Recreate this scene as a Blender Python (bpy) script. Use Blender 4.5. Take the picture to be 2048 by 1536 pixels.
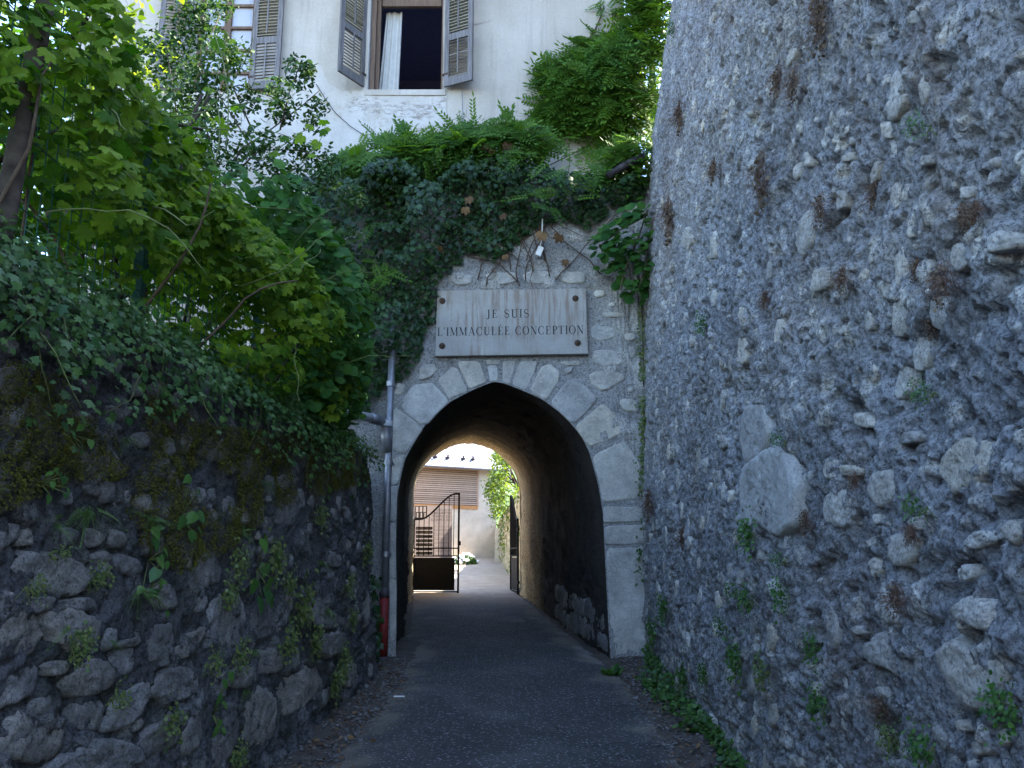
import bpy, math, random
import numpy as np
from mathutils import Vector, Matrix

# ---------------------------------------------------------------- camera, sky, sun, exposure
for _o in list(bpy.data.objects):
    bpy.data.objects.remove(_o)
SC = bpy.context.scene
COL = SC.collection
PITCH = math.radians(11.5)
FPX = 1657.0
CAMZ = 1.6
cam_data = bpy.data.cameras.new('camera')
cam = bpy.data.objects.new('camera', cam_data)
COL.objects.link(cam)
cam.location = (0, 0, CAMZ)
cam.rotation_euler = (math.pi / 2 + PITCH, 0, 0)
cam_data.sensor_width = 36.0
cam_data.lens = 36.0 * FPX / 2048.0
cam_data.clip_start = 0.05
cam_data.clip_end = 1000
SC.camera = cam

SUN_AZ = math.radians(61)      # from +Y towards +X
SUN_EL = math.radians(50)
world = bpy.data.worlds.new('World')
SC.world = world
world.use_nodes = True
wn = world.node_tree
for n in list(wn.nodes):
    wn.nodes.remove(n)
w_out = wn.nodes.new('ShaderNodeOutputWorld')
w_bg = wn.nodes.new('ShaderNodeBackground')
w_sky = wn.nodes.new('ShaderNodeTexSky')
w_sky.sky_type = 'NISHITA'
w_sky.sun_disc = False
w_sky.sun_elevation = SUN_EL
w_sky.sun_rotation = SUN_AZ
w_sky.altitude = 300
w_sky.air_density = 1.0
w_sky.dust_density = 0.8
w_sky.ozone_density = 3.0
w_bg.inputs['Strength'].default_value = 0.14
wn.links.new(w_sky.outputs[0], w_bg.inputs[0])
wn.links.new(w_bg.outputs[0], w_out.inputs[0])

sun_d = bpy.data.lights.new('sun', 'SUN')
sun_d.energy = 4.2
sun_d.angle = math.radians(0.5)
sun_d.color = (1.0, 0.93, 0.82)
sun = bpy.data.objects.new('sun', sun_d)
COL.objects.link(sun)
sdir = Vector((math.sin(SUN_AZ) * math.cos(SUN_EL), math.cos(SUN_AZ) * math.cos(SUN_EL), math.sin(SUN_EL)))
sun.rotation_euler = (-sdir).to_track_quat('-Z', 'Y').to_euler()
sun.location = (0, 0, 40)

vs = SC.view_settings
vs.view_transform = 'Standard'
vs.look = 'None'
vs.exposure = 3.2
vs.gamma = 1.0
vs.use_curve_mapping = False
SC.cycles.max_bounces = 8
SC.cycles.diffuse_bounces = 5
SC.cycles.glossy_bounces = 3
SC.cycles.transmission_bounces = 4
SC.cycles.transparent_max_bounces = 6
SC.cycles.use_denoising = True
SC.cycles.caustics_reflective = False
SC.cycles.caustics_refractive = False

rng = np.random.default_rng(7)
random.seed(7)

# ---------------------------------------------------------------- helpers: rays, noise, meshes
def ray(px, py):
    x = (px - 1024.0) / FPX
    y = (768.0 - py) / FPX
    c, s = math.cos(PITCH), math.sin(PITCH)
    return np.array([x, c - s * y, s + c * y])

def at_y(px, py, Y):
    d = ray(px, py)
    t = Y / d[1]
    return np.array([d[0] * t, Y, CAMZ + d[2] * t])

def at_ground(px, py):
    d = ray(px, py)
    t = 5.0
    for _ in range(40):
        t = (ground_z(d[1] * t) - CAMZ) / d[2]
    return np.array([d[0] * t, d[1] * t, CAMZ + d[2] * t])

def ground_z(y):
    y = np.asarray(y, float)
    return np.interp(y, [-400, -12, 20, 32, 400], [-0.37, -0.37, 0.628, 1.37, 1.37])

def _h(ix, iy, iz, seed):
    h = (ix.astype(np.int64) * 374761393 + iy.astype(np.int64) * 668265263 + iz.astype(np.int64) * 1274126177 + seed * 974634777) & 0xFFFFFFFF
    h = ((h ^ (h >> 13)) * 1274126177) & 0xFFFFFFFF
    h = ((h ^ (h >> 16)) * 2246822519) & 0xFFFFFFFF
    h = h ^ (h >> 15)
    return (h & 0xFFFFFF) / float(0xFFFFFF)

def vn2(x, y, seed=0):
    xi, yi = np.floor(x), np.floor(y)
    fx, fy = x - xi, y - yi
    fx = fx * fx * fx * (fx * (fx * 6 - 15) + 10)
    fy = fy * fy * fy * (fy * (fy * 6 - 15) + 10)
    z = np.zeros_like(xi)
    a = _h(xi, yi, z, seed); b = _h(xi + 1, yi, z, seed)
    c = _h(xi, yi + 1, z, seed); d = _h(xi + 1, yi + 1, z, seed)
    return (a * (1 - fx) + b * fx) * (1 - fy) + (c * (1 - fx) + d * fx) * fy

def fbm(x, y, seed=0, octv=4, gain=0.5):
    s, a, t = 0, 1.0, 0
    ca, sa = math.cos(0.6), math.sin(0.6)
    for i in range(octv):
        s = s + a * vn2(x, y, seed + i * 17)
        t += a
        a *= gain
        x, y = (x * ca - y * sa) * 2.03 + 3.7, (x * sa + y * ca) * 2.03 + 9.1
    return s / t

def worley(x, y, seed=0, jit=0.9):
    xi, yi = np.floor(x), np.floor(y)
    best = np.full(x.shape, 9.0); second = np.full(x.shape, 9.0); idv = np.zeros(x.shape)
    z = np.zeros_like(xi)
    for dx in (-1, 0, 1):
        for dy in (-1, 0, 1):
            cx, cy = xi + dx, yi + dy
            px = cx + 0.5 + jit * (_h(cx, cy, z, seed) - 0.5)
            py = cy + 0.5 + jit * (_h(cx, cy, z, seed + 5) - 0.5)
            d = np.hypot(x - px, y - py)
            r = _h(cx, cy, z, seed + 11)
            near = d < best
            second = np.where(near, best, np.minimum(second, d))
            idv = np.where(near, r, idv)
            best = np.where(near, d, best)
    return best, second, idv

def sstep(a, b, x):
    t = np.clip((x - a) / (b - a), 0, 1)
    return t * t * (3 - 2 * t)

def in_poly(poly, x, y):
    p = np.asarray(poly, float)
    ins = np.zeros(np.shape(x), bool)
    j = len(p) - 1
    for i in range(len(p)):
        xi, yi = p[i]; xj, yj = p[j]
        if yi != yj:
            ins ^= ((yi > y) != (yj > y)) & (x < (xj - xi) * (y - yi) / (yj - yi) + xi)
        j = i
    return ins

def raw_mesh(name, V, polys, smooth=True):
    """polys: list of int arrays (n,k)"""
    V = np.ascontiguousarray(V, dtype=np.float32)
    me = bpy.data.meshes.new(name)
    me.vertices.add(len(V))
    me.vertices.foreach_set('co', V.ravel())
    polys = [np.asarray(p, np.int32) for p in polys if len(p)]
    nl = sum(p.size for p in polys)
    npol = sum(len(p) for p in polys)
    me.loops.add(nl)
    me.loops.foreach_set('vertex_index', np.concatenate([p.ravel() for p in polys]))
    me.polygons.add(npol)
    starts, tot, s = [], [], 0
    for p in polys:
        k = p.shape[1]
        starts.append(s + np.arange(len(p)) * k)
        s += p.size
    me.polygons.foreach_set('loop_start', np.concatenate(starts).astype(np.int32))
    me.polygons.foreach_set('use_smooth', np.full(npol, bool(smooth)))
    me.update(calc_edges=True)
    return me

class MB:
    """collects shapes into one mesh"""
    def __init__(self):
        self.V, self.n, self.P = [], 0, {}
    def add(self, V, polys):
        V = np.asarray(V, float)
        for p in polys:
            p = np.asarray(p, int)
            if len(p) == 0:
                continue
            self.P.setdefault(p.shape[1], []).append(p + self.n)
        self.V.append(V)
        self.n += len(V)
        return self
    def box(self, c, s, rot=None):
        c = np.asarray(c, float); h = np.asarray(s, float) / 2
        b = 0.0
        v = np.array([[x, y, z] for x in (-1, 1) for y in (-1, 1) for z in (-1, 1)], float) * h
        if rot is not None:
            v = v @ np.array(rot).T
        return self.add(v + c, [[[0, 1, 3, 2], [4, 6, 7, 5], [0, 4, 5, 1], [2, 3, 7, 6], [0, 2, 6, 4], [1, 5, 7, 3]]])
    def bar(self, a, b, w, d=None):
        """rectangular bar from a to b"""
        a, b = np.asarray(a, float), np.asarray(b, float)
        d = w if d is None else d
        t = (b - a) / np.linalg.norm(b - a)
        up = np.array([0, 1, 0]) if abs(t[1]) < 0.9 else np.array([1, 0, 0])
        n1 = np.cross(t, up); n1 /= np.linalg.norm(n1)
        n2 = np.cross(n1, t)
        q = [n1 * w / 2 + n2 * d / 2, -n1 * w / 2 + n2 * d / 2, -n1 * w / 2 - n2 * d / 2, n1 * w / 2 - n2 * d / 2]
        v = [a + k for k in q] + [b + k for k in q]
        return self.add(v, [[[0, 1, 2, 3], [7, 6, 5, 4], [0, 4, 5, 1], [1, 5, 6, 2], [2, 6, 7, 3], [3, 7, 4, 0]]])
    def tube(self, pts, r, n=8, caps=True):
        pts = np.asarray(pts, float)
        r = np.broadcast_to(np.asarray(r, float), (len(pts),))
        tg = np.gradient(pts, axis=0)
        tg /= np.linalg.norm(tg, axis=1)[:, None] + 1e-9
        ref = np.array([0.31, 0.2, 0.93]) if abs(tg[0] @ np.array([0.31, 0.2, 0.93])) < 0.9 else np.array([1.0, 0, 0])
        a = np.arange(n) * 2 * math.pi / n
        V = []
        n1 = np.cross(tg[0], ref); n1 /= np.linalg.norm(n1)
        for i in range(len(pts)):
            n1 = n1 - tg[i] * (n1 @ tg[i]); n1 /= np.linalg.norm(n1) + 1e-9
            n2 = np.cross(tg[i], n1)
            V.append(pts[i] + r[i] * (np.cos(a)[:, None] * n1 + np.sin(a)[:, None] * n2))
        V = np.concatenate(V)
        Q = []
        for i in range(len(pts) - 1):
            for k in range(n):
                Q.append([i * n + k, i * n + (k + 1) % n, (i + 1) * n + (k + 1) % n, (i + 1) * n + k])
        T = []
        if caps:
            V = np.vstack([V, pts[:1], pts[-1:]])
            m = len(pts) * n
            for k in range(n):
                T.append([(k + 1) % n, k, m])
                T.append([(len(pts) - 1) * n + k, (len(pts) - 1) * n + (k + 1) % n, m + 1])
        return self.add(V, [Q, T])
    def mesh(self, name, smooth=False):
        return raw_mesh(name, np.concatenate(self.V), [np.concatenate(v) for v in self.P.values()], smooth)

def link(name, me, mat=None, parent=None, kind=None):
    o = bpy.data.objects.new(name, me)
    COL.objects.link(o)
    if me is not None and mat is not None and len(me.materials) == 0:
        me.materials.append(mat)
    if parent is not None:
        o.parent = parent
    if kind:
        o['kind'] = kind
    return o

def thing(name, label, cat, loc=(0, 0, 0), group=None, kind='thing', rotz=0.0):
    o = bpy.data.objects.new(name, None)
    COL.objects.link(o)
    o.location = loc
    o.rotation_euler = (0, 0, rotz)
    o.empty_display_size = 0.2
    o['label'] = label
    o['category'] = cat
    if group:
        o['group'] = group
    if kind:
        o['kind'] = kind
    return o

def part(name, V_or_mb, mat, parent, kind=None, smooth=False, polys=None, origin=None):
    """mesh part, vertices given in WORLD coordinates, stored relative to the parent's location"""
    if isinstance(V_or_mb, MB):
        V = np.concatenate(V_or_mb.V)
        polys = [np.concatenate(v) for v in V_or_mb.P.values()]
    else:
        V = V_or_mb
    off = np.array(parent.location) if parent is not None else np.zeros(3)
    p = parent
    while p is not None and p.parent is not None:
        p = p.parent
        off = off + np.array(p.location)
    me = raw_mesh(name, np.asarray(V, float) - off, polys, smooth)
    return link(name, me, mat, parent, kind)

def single(name, label, cat, mb, mat, loc, group=None, kind='thing', smooth=False):
    V = np.concatenate(mb.V) - np.asarray(loc, float)
    me = raw_mesh(name, V, [np.concatenate(v) for v in mb.P.values()], smooth)
    o = link(name, me, mat)
    o.location = loc
    o['label'] = label
    o['category'] = cat
    o['kind'] = kind
    if group:
        o['group'] = group
    return o

def grid_faces(nu, nv, flip=False):
    i = np.arange(nu - 1)[:, None] * nv + np.arange(nv - 1)[None, :]
    i = i.ravel()
    q = np.stack([i, i + nv, i + nv + 1, i + 1], 1)
    return q[:, ::-1] if flip else q

def attr(me, name, vals):
    a = me.attributes.new(name, 'FLOAT', 'POINT')
    a.data.foreach_set('value', np.ascontiguousarray(vals, dtype=np.float32))

# ---------------------------------------------------------------- materials
class NT:
    def __init__(self, name):
        self.m = bpy.data.materials.new(name)
        self.m.use_nodes = True
        self.t = self.m.node_tree
        for n in list(self.t.nodes):
            self.t.nodes.remove(n)
        self.out = self.t.nodes.new('ShaderNodeOutputMaterial')
        self.p = self.t.nodes.new('ShaderNodeBsdfPrincipled')
        self.t.links.new(self.p.outputs[0], self.out.inputs[0])
        self.p.inputs['Roughness'].default_value = 0.9
        self.p.inputs['Specular IOR Level'].default_value = 0.25
    def n(self, typ, **kw):
        nd = self.t.nodes.new(typ)
        for k, v in kw.items():
            setattr(nd, k, v)
        return nd
    def l(self, a, b):
        self.t.links.new(a, b)
    def pos(self, scale=(1, 1, 1)):
        g = self.n('ShaderNodeNewGeometry')
        if scale == (1, 1, 1):
            return g.outputs['Position']
        mp = self.n('ShaderNodeMapping')
        mp.inputs['Scale'].default_value = scale
        self.l(g.outputs['Position'], mp.inputs['Vector'])
        return mp.outputs[0]
    def noise(self, scale, detail=4, rough=0.55, vec=None, dist=0.0):
        nd = self.n('ShaderNodeTexNoise')
        nd.inputs['Scale'].default_value = scale
        nd.inputs['Detail'].default_value = detail
        nd.inputs['Roughness'].default_value = rough
        nd.inputs['Distortion'].default_value = dist
        self.l(vec if vec is not None else self.pos(), nd.inputs['Vector'])
        return nd.outputs['Fac']
    def voro(self, scale, vec=None, feature='F1'):
        nd = self.n('ShaderNodeTexVoronoi')
        nd.feature = feature
        nd.inputs['Scale'].default_value = scale
        self.l(vec if vec is not None else self.pos(), nd.inputs['Vector'])
        return nd.outputs['Distance']
    def ramp(self, fac, stops):
        nd = self.n('ShaderNodeValToRGB')
        e = nd.color_ramp.elements
        while len(e) > 1:
            e.remove(e[-1])
        for i, (p, c) in enumerate(stops):
            el = e[0] if i == 0 else e.new(p)
            el.position = p
            el.color = (c[0], c[1], c[2], 1) if hasattr(c, '__len__') else (c, c, c, 1)
        self.l(fac, nd.inputs[0])
        return nd.outputs[0]
    def mix(self, fac, a, b, mode='MIX'):
        nd = self.n('ShaderNodeMixRGB', blend_type=mode)
        for i, v in zip((0, 1, 2), (fac, a, b)):
            if hasattr(v, 'links'):
                self.l(v, nd.inputs[i])
            elif i == 0:
                nd.inputs[0].default_value = v
            else:
                nd.inputs[i].default_value = (v[0], v[1], v[2], 1)
        return nd.outputs[0]
    def math(self, op, a, b=0.0, clamp=False):
        nd = self.n('ShaderNodeMath', operation=op, use_clamp=clamp)
        for i, v in enumerate((a, b)):
            if hasattr(v, 'links'):
                self.l(v, nd.inputs[i])
            else:
                nd.inputs[i].default_value = v
        return nd.outputs[0]
    def attr(self, name):
        nd = self.n('ShaderNodeAttribute', attribute_name=name)
        return nd.outputs['Fac']
    def rand(self):
        return self.n('ShaderNodeObjectInfo').outputs['Random']
    def bump(self, h, strength=0.5, dist=0.01, prev=None):
        nd = self.n('ShaderNodeBump')
        nd.inputs['Strength'].default_value = strength
        nd.inputs['Distance'].default_value = dist
        self.l(h, nd.inputs['Height'])
        if prev is not None:
            self.l(prev, nd.inputs['Normal'])
        return nd.outputs[0]
    def color(self, c):
        if hasattr(c, 'links'):
            self.l(c, self.p.inputs['Base Color'])
        else:
            self.p.inputs['Base Color'].default_value = (c[0], c[1], c[2], 1)
    def normal(self, n):
        self.l(n, self.p.inputs['Normal'])

def plain(name, c, rough=0.6, metal=0.0, var=0.25, scale=12.0, bump=0.15, spec=0.3):
    k = NT(name)
    f = k.noise(scale, 5)
    lo = [x * (1 - var) for x in c]; hi = [min(1, x * (1 + var)) for x in c]
    k.color(k.ramp(f, [(0.3, lo), (0.7, hi)]))
    k.p.inputs['Roughness'].default_value = rough
    k.p.inputs['Metallic'].default_value = metal
    k.p.inputs['Specular IOR Level'].default_value = spec
    if bump:
        k.normal(k.bump(k.noise(scale * 6, 4), bump, 0.004))
    return k.m

def leaf_mat(name, c1, c2, trans=0.35, rough=0.45, tcol=None, spec=0.35):
    k = NT(name)
    f = k.math('FRACT', k.math('ADD', k.attr('tint'), k.rand()))
    col = k.ramp(f, [(0.0, c1), (0.55, [(a + b) / 2 for a, b in zip(c1, c2)]), (1.0, c2)])
    nz = k.noise(35, 3)
    col = k.mix(0.5, col, k.ramp(nz, [(0.3, 0.65), (0.7, 1.0)]), 'MULTIPLY')
    k.color(col)
    k.p.inputs['Roughness'].default_value = rough
    k.p.inputs['Specular IOR Level'].default_value = spec
    tr = k.n('ShaderNodeBsdfTranslucent')
    tc = k.mix(1.0, col, tcol or (1.7, 1.5, 0.6), 'MULTIPLY')
    k.l(tc, tr.inputs[0])
    ms = k.n('ShaderNodeMixShader')
    ms.inputs[0].default_value = trans
    k.l(k.p.outputs[0], ms.inputs[1])
    k.l(tr.outputs[0], ms.inputs[2])
    k.l(ms.outputs[0], k.out.inputs[0])
    return k.m

def mortar_mat(name, base, stone, brown=0.0, attr_name='stone', moss=0.0, fine=0.9):
    k = NT(name)
    n1 = k.noise(2.2, 5, 0.6)
    n2 = k.noise(38, 5, 0.7)
    b = [x * 0.72 for x in base]; t = [min(1, x * 1.3) for x in base]
    c = k.ramp(n1, [(0.3, b), (0.5, base), (0.72, t)])
    st = k.ramp(k.noise(9, 5, 0.6), [(0.3, [x * 0.75 for x in stone]), (0.7, [min(1, x * 1.2) for x in stone])])
    c = k.mix(k.attr(attr_name), c, st)
    c = k.mix(0.9, c, k.ramp(n2, [(0.36, 0.5), (0.5, 1.0), (0.64, 1.25)]), 'MULTIPLY')
    if brown:
        v = k.pos((0.9, 0.9, 0.22))
        s = k.noise(1.6, 5, 0.65, vec=v, dist=0.4)
        c = k.mix(k.ramp(s, [(0.52, 0.0), (0.68, brown)]), c, (0.27, 0.20, 0.16))
    if moss:
        s = k.noise(3.0, 5, 0.65)
        c = k.mix(k.ramp(s, [(0.48, 0.0), (0.62, moss)]), c, (0.035, 0.042, 0.012))
    sp1 = k.ramp(k.noise(26, 7, 0.78, dist=0.6), [(0.40, 0.85), (0.47, 0.0)])  # dark specks, coarse then fine: grime plus pore shade put into the colour
    c = k.mix(sp1, c, [x * 0.30 for x in base])
    sp2 = k.ramp(k.noise(85, 5, 0.75), [(0.41, 0.8), (0.47, 0.0)])
    c = k.mix(sp2, c, [x * 0.28 for x in base])
    sp3 = k.ramp(k.noise(48, 6, 0.75), [(0.56, 0.0), (0.64, 0.55)])
    c = k.mix(sp3, c, [min(.8, x * 1.7) for x in base])
    k.color(c)
    k.p.inputs['Roughness'].default_value = 0.95
    k.p.inputs['Specular IOR Level'].default_value = 0.15
    b1 = k.bump(k.noise(30, 8, 0.72, dist=0.4), fine, 0.05)
    b2 = k.bump(k.noise(110, 5, 0.75), fine, 0.014, b1)
    k.normal(b2)
    return k.m

def stone_mat(name, c1, c2, speck=0.6, moss=0.0, dots=0.85):
    k = NT(name)
    n1 = k.noise(7, 6, 0.65, dist=0.5)
    c = k.ramp(n1, [(0.28, c1), (0.72, c2)])
    r = k.ramp(k.rand(), [(0.0, (0.76, 0.76, 0.78)), (0.35, (0.95, 0.92, 0.87)), (0.7, (1.0, 1.0, 1.0)), (1.0, (1.12, 1.05, 0.93))])
    c = k.mix(1.0, c, r, 'MULTIPLY')
    c = k.mix(speck, c, k.ramp(k.noise(60, 6, 0.8), [(0.36, 0.4), (0.5, 0.95), (0.64, 1.2)]), 'MULTIPLY')
    lich = k.noise(10, 6, 0.7)
    c = k.mix(k.ramp(lich, [(0.6, 0.0), (0.7, 0.5)]), c, [x * 0.45 for x in c1])
    if moss:
        s = k.noise(4.0, 5, 0.65)
        c = k.mix(k.ramp(s, [(0.5, 0.0), (0.62, moss)]), c, (0.035, 0.042, 0.012))
    c = k.mix(1.0, c, k.ramp(k.noise(2.6, 6, 0.7), [(0.34, 0.68), (0.62, 1.1)]), 'MULTIPLY')
    sp2 = k.ramp(k.noise(75, 6, 0.8), [(0.40, dots), (0.47, 0.0)])
    c = k.mix(sp2, c, [x * 0.35 for x in c1])
    k.color(c)
    k.p.inputs['Roughness'].default_value = 0.92
    k.p.inputs['Specular IOR Level'].default_value = 0.2
    b1 = k.bump(k.noise(22, 8, 0.75, dist=0.8), 0.9, 0.04)
    b2 = k.bump(k.noise(110, 5, 0.75), 0.8, 0.010, b1)
    k.normal(b2)
    return k.m

M = {}
M['mortar_right'] = mortar_mat('rough_lime_mortar', (0.375, 0.375, 0.385), (0.74, 0.70, 0.63), brown=0.45)
M['stone_right'] = stone_mat('pale_rubble_stone', (0.54, 0.51, 0.465), (0.80, 0.755, 0.685))
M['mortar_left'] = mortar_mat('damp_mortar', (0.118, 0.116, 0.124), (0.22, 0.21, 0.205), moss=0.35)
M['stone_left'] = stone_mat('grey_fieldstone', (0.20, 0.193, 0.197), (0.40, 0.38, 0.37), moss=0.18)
M['mortar_gate'] = mortar_mat('gateway_render', (0.33, 0.32, 0.31), (0.52, 0.50, 0.46), fine=0.6)
M['stone_gate'] = stone_mat('granite_voussoir', (0.52, 0.505, 0.48), (0.74, 0.72, 0.68), speck=0.4, dots=0.5)
M['vault'] = mortar_mat('vault_rubble_far_glow', (0.062, 0.056, 0.052), (0.74, 0.58, 0.34), fine=0.9)  # near gloom and warm far glow are put into these two colours

def plaster_mat():
    k = NT('old_lime_plaster')
    c = k.ramp(k.noise(1.1, 5, 0.6), [(0.3, (0.40, 0.352, 0.30)), (0.7, (0.51, 0.455, 0.395))])
    st = k.noise(1.3, 5, 0.65, vec=k.pos((1.2, 1.2, 0.3)))
    c = k.mix(k.ramp(st, [(0.52, 0.0), (0.7, 0.45)]), c, (0.36, 0.315, 0.255))
    run = k.noise(2.2, 6, 0.7, vec=k.pos((3.0, 3.0, 0.16)))
    c = k.mix(k.ramp(run, [(0.54, 0.0), (0.66, 0.35)]), c, (0.25, 0.23, 0.20))
    ck = k.voro(0.55, vec=k.mix(0.12, k.pos(), k.n('ShaderNodeTexNoise').outputs['Color']), feature='DISTANCE_TO_EDGE')
    c = k.mix(k.math('MULTIPLY', k.ramp(ck, [(0.0, 0.8), (0.006, 0.0)]), k.ramp(k.noise(0.7, 3), [(0.48, 0.0), (0.56, 1.0)])), c, (0.16, 0.14, 0.12))
    white = k.ramp(k.noise(4, 5, 0.6), [(0.3, (0.47, 0.43, 0.39)), (0.7, (0.56, 0.515, 0.475))])
    pf = k.math('ADD', k.attr('patch'), k.math('MULTIPLY', k.math('SUBTRACT', k.noise(14, 6, .7), 0.5), 0.9))
    c = k.mix(k.ramp(pf, [(0.42, 0.0), (0.52, 0.85)]), c, white)
    peel = k.ramp(k.noise(11, 6, 0.7, vec=k.pos((1, 1, 2.6))), [(0.3, (0.16, 0.125, 0.10)), (0.5, (0.36, 0.32, 0.285)), (0.7, (0.5, 0.48, 0.455))])
    pz = k.noise(9, 7, 0.72, vec=k.pos((1, 1, 2.2)), dist=0.5)
    pk = k.math('MULTIPLY', k.attr('peel'), k.ramp(pz, [(0.49, 0.0), (0.515, 1.0)]))
    c = k.mix(pk, c, peel)
    c = k.mix(0.35, c, k.ramp(k.noise(30, 5, 0.7), [(0.3, 0.75), (0.6, 1.05)]), 'MULTIPLY')
    k.color(c)
    k.p.inputs['Roughness'].default_value = 0.95
    k.p.inputs['Specular IOR Level'].default_value = 0.1
    k.normal(k.bump(k.noise(45, 5, 0.7), 0.45, 0.008, k.bump(k.noise(7, 4, 0.6), 0.35, 0.02)))
    return k.m
M['plaster'] = plaster_mat()

def wood_mat(name, c1, c2, axis='z', rough=0.8):
    k = NT(name)
    sc = {'z': (14, 14, 1.2), 'x': (1.2, 14, 14), 'y': (14, 1.2, 14)}[axis]
    co = k.n('ShaderNodeTexCoord').outputs['Object']
    mp = k.n('ShaderNodeMapping'); mp.inputs['Scale'].default_value = sc
    k.l(co, mp.inputs['Vector'])
    f = k.noise(3.0, 6, 0.65, vec=mp.outputs[0])
    c = k.ramp(f, [(0.3, c1), (0.7, c2)])
    r = k.ramp(k.rand(), [(0, 0.75), (1, 1.15)])
    c = k.mix(1.0, c, r, 'MULTIPLY')
    k.color(c)
    k.p.inputs['Roughness'].default_value = rough
    k.normal(k.bump(f, 0.4, 0.004))
    return k.m
M['shutter'] = wood_mat('weathered_shutter_wood', (0.078, 0.070, 0.070), (0.22, 0.20, 0.195))
M['slat'] = wood_mat('shutter_slat_wood', (0.14, 0.12, 0.105), (0.31, 0.275, 0.24), 'x')
M['slat_pale'] = wood_mat('pale_slat_wood', (0.26, 0.235, 0.18), (0.40, 0.37, 0.29), 'x')
M['window_wood'] = wood_mat('brown_window_wood', (0.10, 0.062, 0.042), (0.22, 0.145, 0.10))
M['white_wood'] = wood_mat('flaking_white_wood', (0.42, 0.41, 0.40), (0.72, 0.71, 0.70))
M['cladding'] = wood_mat('cladding_wood', (0.27, 0.19, 0.14), (0.44, 0.33, 0.25), 'x')
M['beam'] = wood_mat('beam_wood', (0.36, 0.17, 0.06), (0.52, 0.27, 0.11), 'x')
M['dark_room'] = plain('dark_room', (0.26, 0.27, 0.40), 0.9, var=0.1, bump=0)
M['curtain'] = plain('curtain_cloth', (0.48, 0.46, 0.425), 0.9, var=0.08, bump=0)
M['wood_hill'] = plain('wooded_hill', (0.06, 0.10, 0.03), 0.95, var=0.5, scale=1.5, bump=0.8)
M['net_curtain'] = plain('net_curtain', (0.74, 0.73, 0.74), 0.9, var=0.06, bump=0)
def glass_mat():
    k = NT('window_glass')
    k.p.inputs['Roughness'].default_value = 0.03
    k.color((0.62, 0.63, 0.70)) 
    k.p.inputs['Specular IOR Level'].default_value = 0.7
    k.p.inputs['Alpha'].default_value = 0.45
    k.normal(k.bump(k.noise(3, 2), 0.05, 0.02))
    return k.m
M['glass'] = glass_mat()
M['zinc'] = plain('zinc_pipe', (0.22, 0.22, 0.24), 0.42, 0.55, var=0.25, scale=9, bump=0.05, spec=0.5)
M['red_iron'] = plain('red_painted_iron', (0.15, 0.014, 0.013), 0.6, var=0.35, scale=14, bump=0.1)
M['dark_iron'] = plain('dark_iron', (0.05, 0.04, 0.045), 0.6, var=0.3)
M['pvc'] = plain('grey_pvc', (0.50, 0.51, 0.52), 0.5, var=0.15, bump=0.05)
M['black_iron'] = plain('black_gate_iron', (0.008, 0.0075, 0.008), 0.7, var=0.3, spec=0.12)
M['rosette'] = plain('rusty_bronze', (0.06, 0.035, 0.022), 0.6, 0.3, var=0.5, scale=60)
M['ink'] = plain('black_lettering', (0.02, 0.02, 0.025), 0.7, var=0.3, scale=40, bump=0)
M['green_metal'] = plain('green_fence_paint', (0.012, 0.075, 0.055), 0.5, var=0.25)
M['white_plastic'] = plain('white_plastic', (0.7, 0.69, 0.66), 0.5, var=0.08)
M['bark'] = plain('bark', (0.055, 0.042, 0.033), 0.95, var=0.5, scale=18, bump=0.8)
M['stem'] = plain('vine_stem', (0.09, 0.06, 0.04), 0.9, var=0.4, scale=25, bump=0.4)
M['green_stem'] = plain('green_stem', (0.11, 0.13, 0.04), 0.7, var=0.3, scale=25, bump=0)
M['dried'] = plain('dried_stems', (0.13, 0.075, 0.05), 0.95, var=0.5, scale=30, bump=0)
M['petal'] = plain('white_petals', (0.8, 0.8, 0.76), 0.7, var=0.1, bump=0)
M['grape'] = leaf_mat('vine_leaf', (0.036, 0.100, 0.010), (0.195, 0.285, 0.030), 0.48, 0.65, (1.25, 1.55, 0.5), spec=0.12)
M['ivy'] = leaf_mat('ivy_leaf', (0.014, 0.040, 0.014), (0.040, 0.090, 0.024), 0.2, 0.4, spec=0.3)
M['ivy_light'] = leaf_mat('ivy_edge_leaf', (0.022, 0.066, 0.020), (0.075, 0.150, 0.034), 0.25, 0.5, spec=0.2)
M['wisteria'] = leaf_mat('wisteria_leaf', (0.050, 0.130, 0.018), (0.110, 0.215, 0.026), 0.45, 0.55, spec=0.2)
M['shrub'] = leaf_mat('shrub_leaf', (0.020, 0.058, 0.022), (0.052, 0.110, 0.032), 0.25, 0.6, spec=0.12)
M['hazel'] = leaf_mat('hazel_leaf', (0.020, 0.075, 0.018), (0.055, 0.140, 0.024), 0.3, 0.65, spec=0.1)
M['tree'] = leaf_mat('tree_leaf', (0.050, 0.110, 0.016), (0.12, 0.19, 0.024), 0.5, 0.5, (2.0, 1.6, 0.45))
M['weed'] = leaf_mat('weed_leaf', (0.030, 0.090, 0.022), (0.080, 0.170, 0.030), 0.3)
M['fern'] = leaf_mat('fern_leaf', (0.045, 0.105, 0.020), (0.095, 0.18, 0.03), 0.3)
M['toadflax'] = leaf_mat('toadflax_leaf', (0.060, 0.105, 0.030), (0.16, 0.19, 0.055), 0.3)
M['moss'] = leaf_mat('moss_cushion', (0.040, 0.045, 0.008), (0.125, 0.118, 0.020), 0.1, 0.9, spec=0.1)
M['dried_leaf'] = leaf_mat('dried_leaf', (0.085, 0.058, 0.042), (0.19, 0.145, 0.095), 0.1, 0.9, (1.1, 1, .9), spec=0.1)
M['dead_leaf'] = leaf_mat('dead_leaf', (0.10, 0.05, 0.025), (0.24, 0.14, 0.06), 0.2, 0.8, (1.2, 1, .8))
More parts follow.
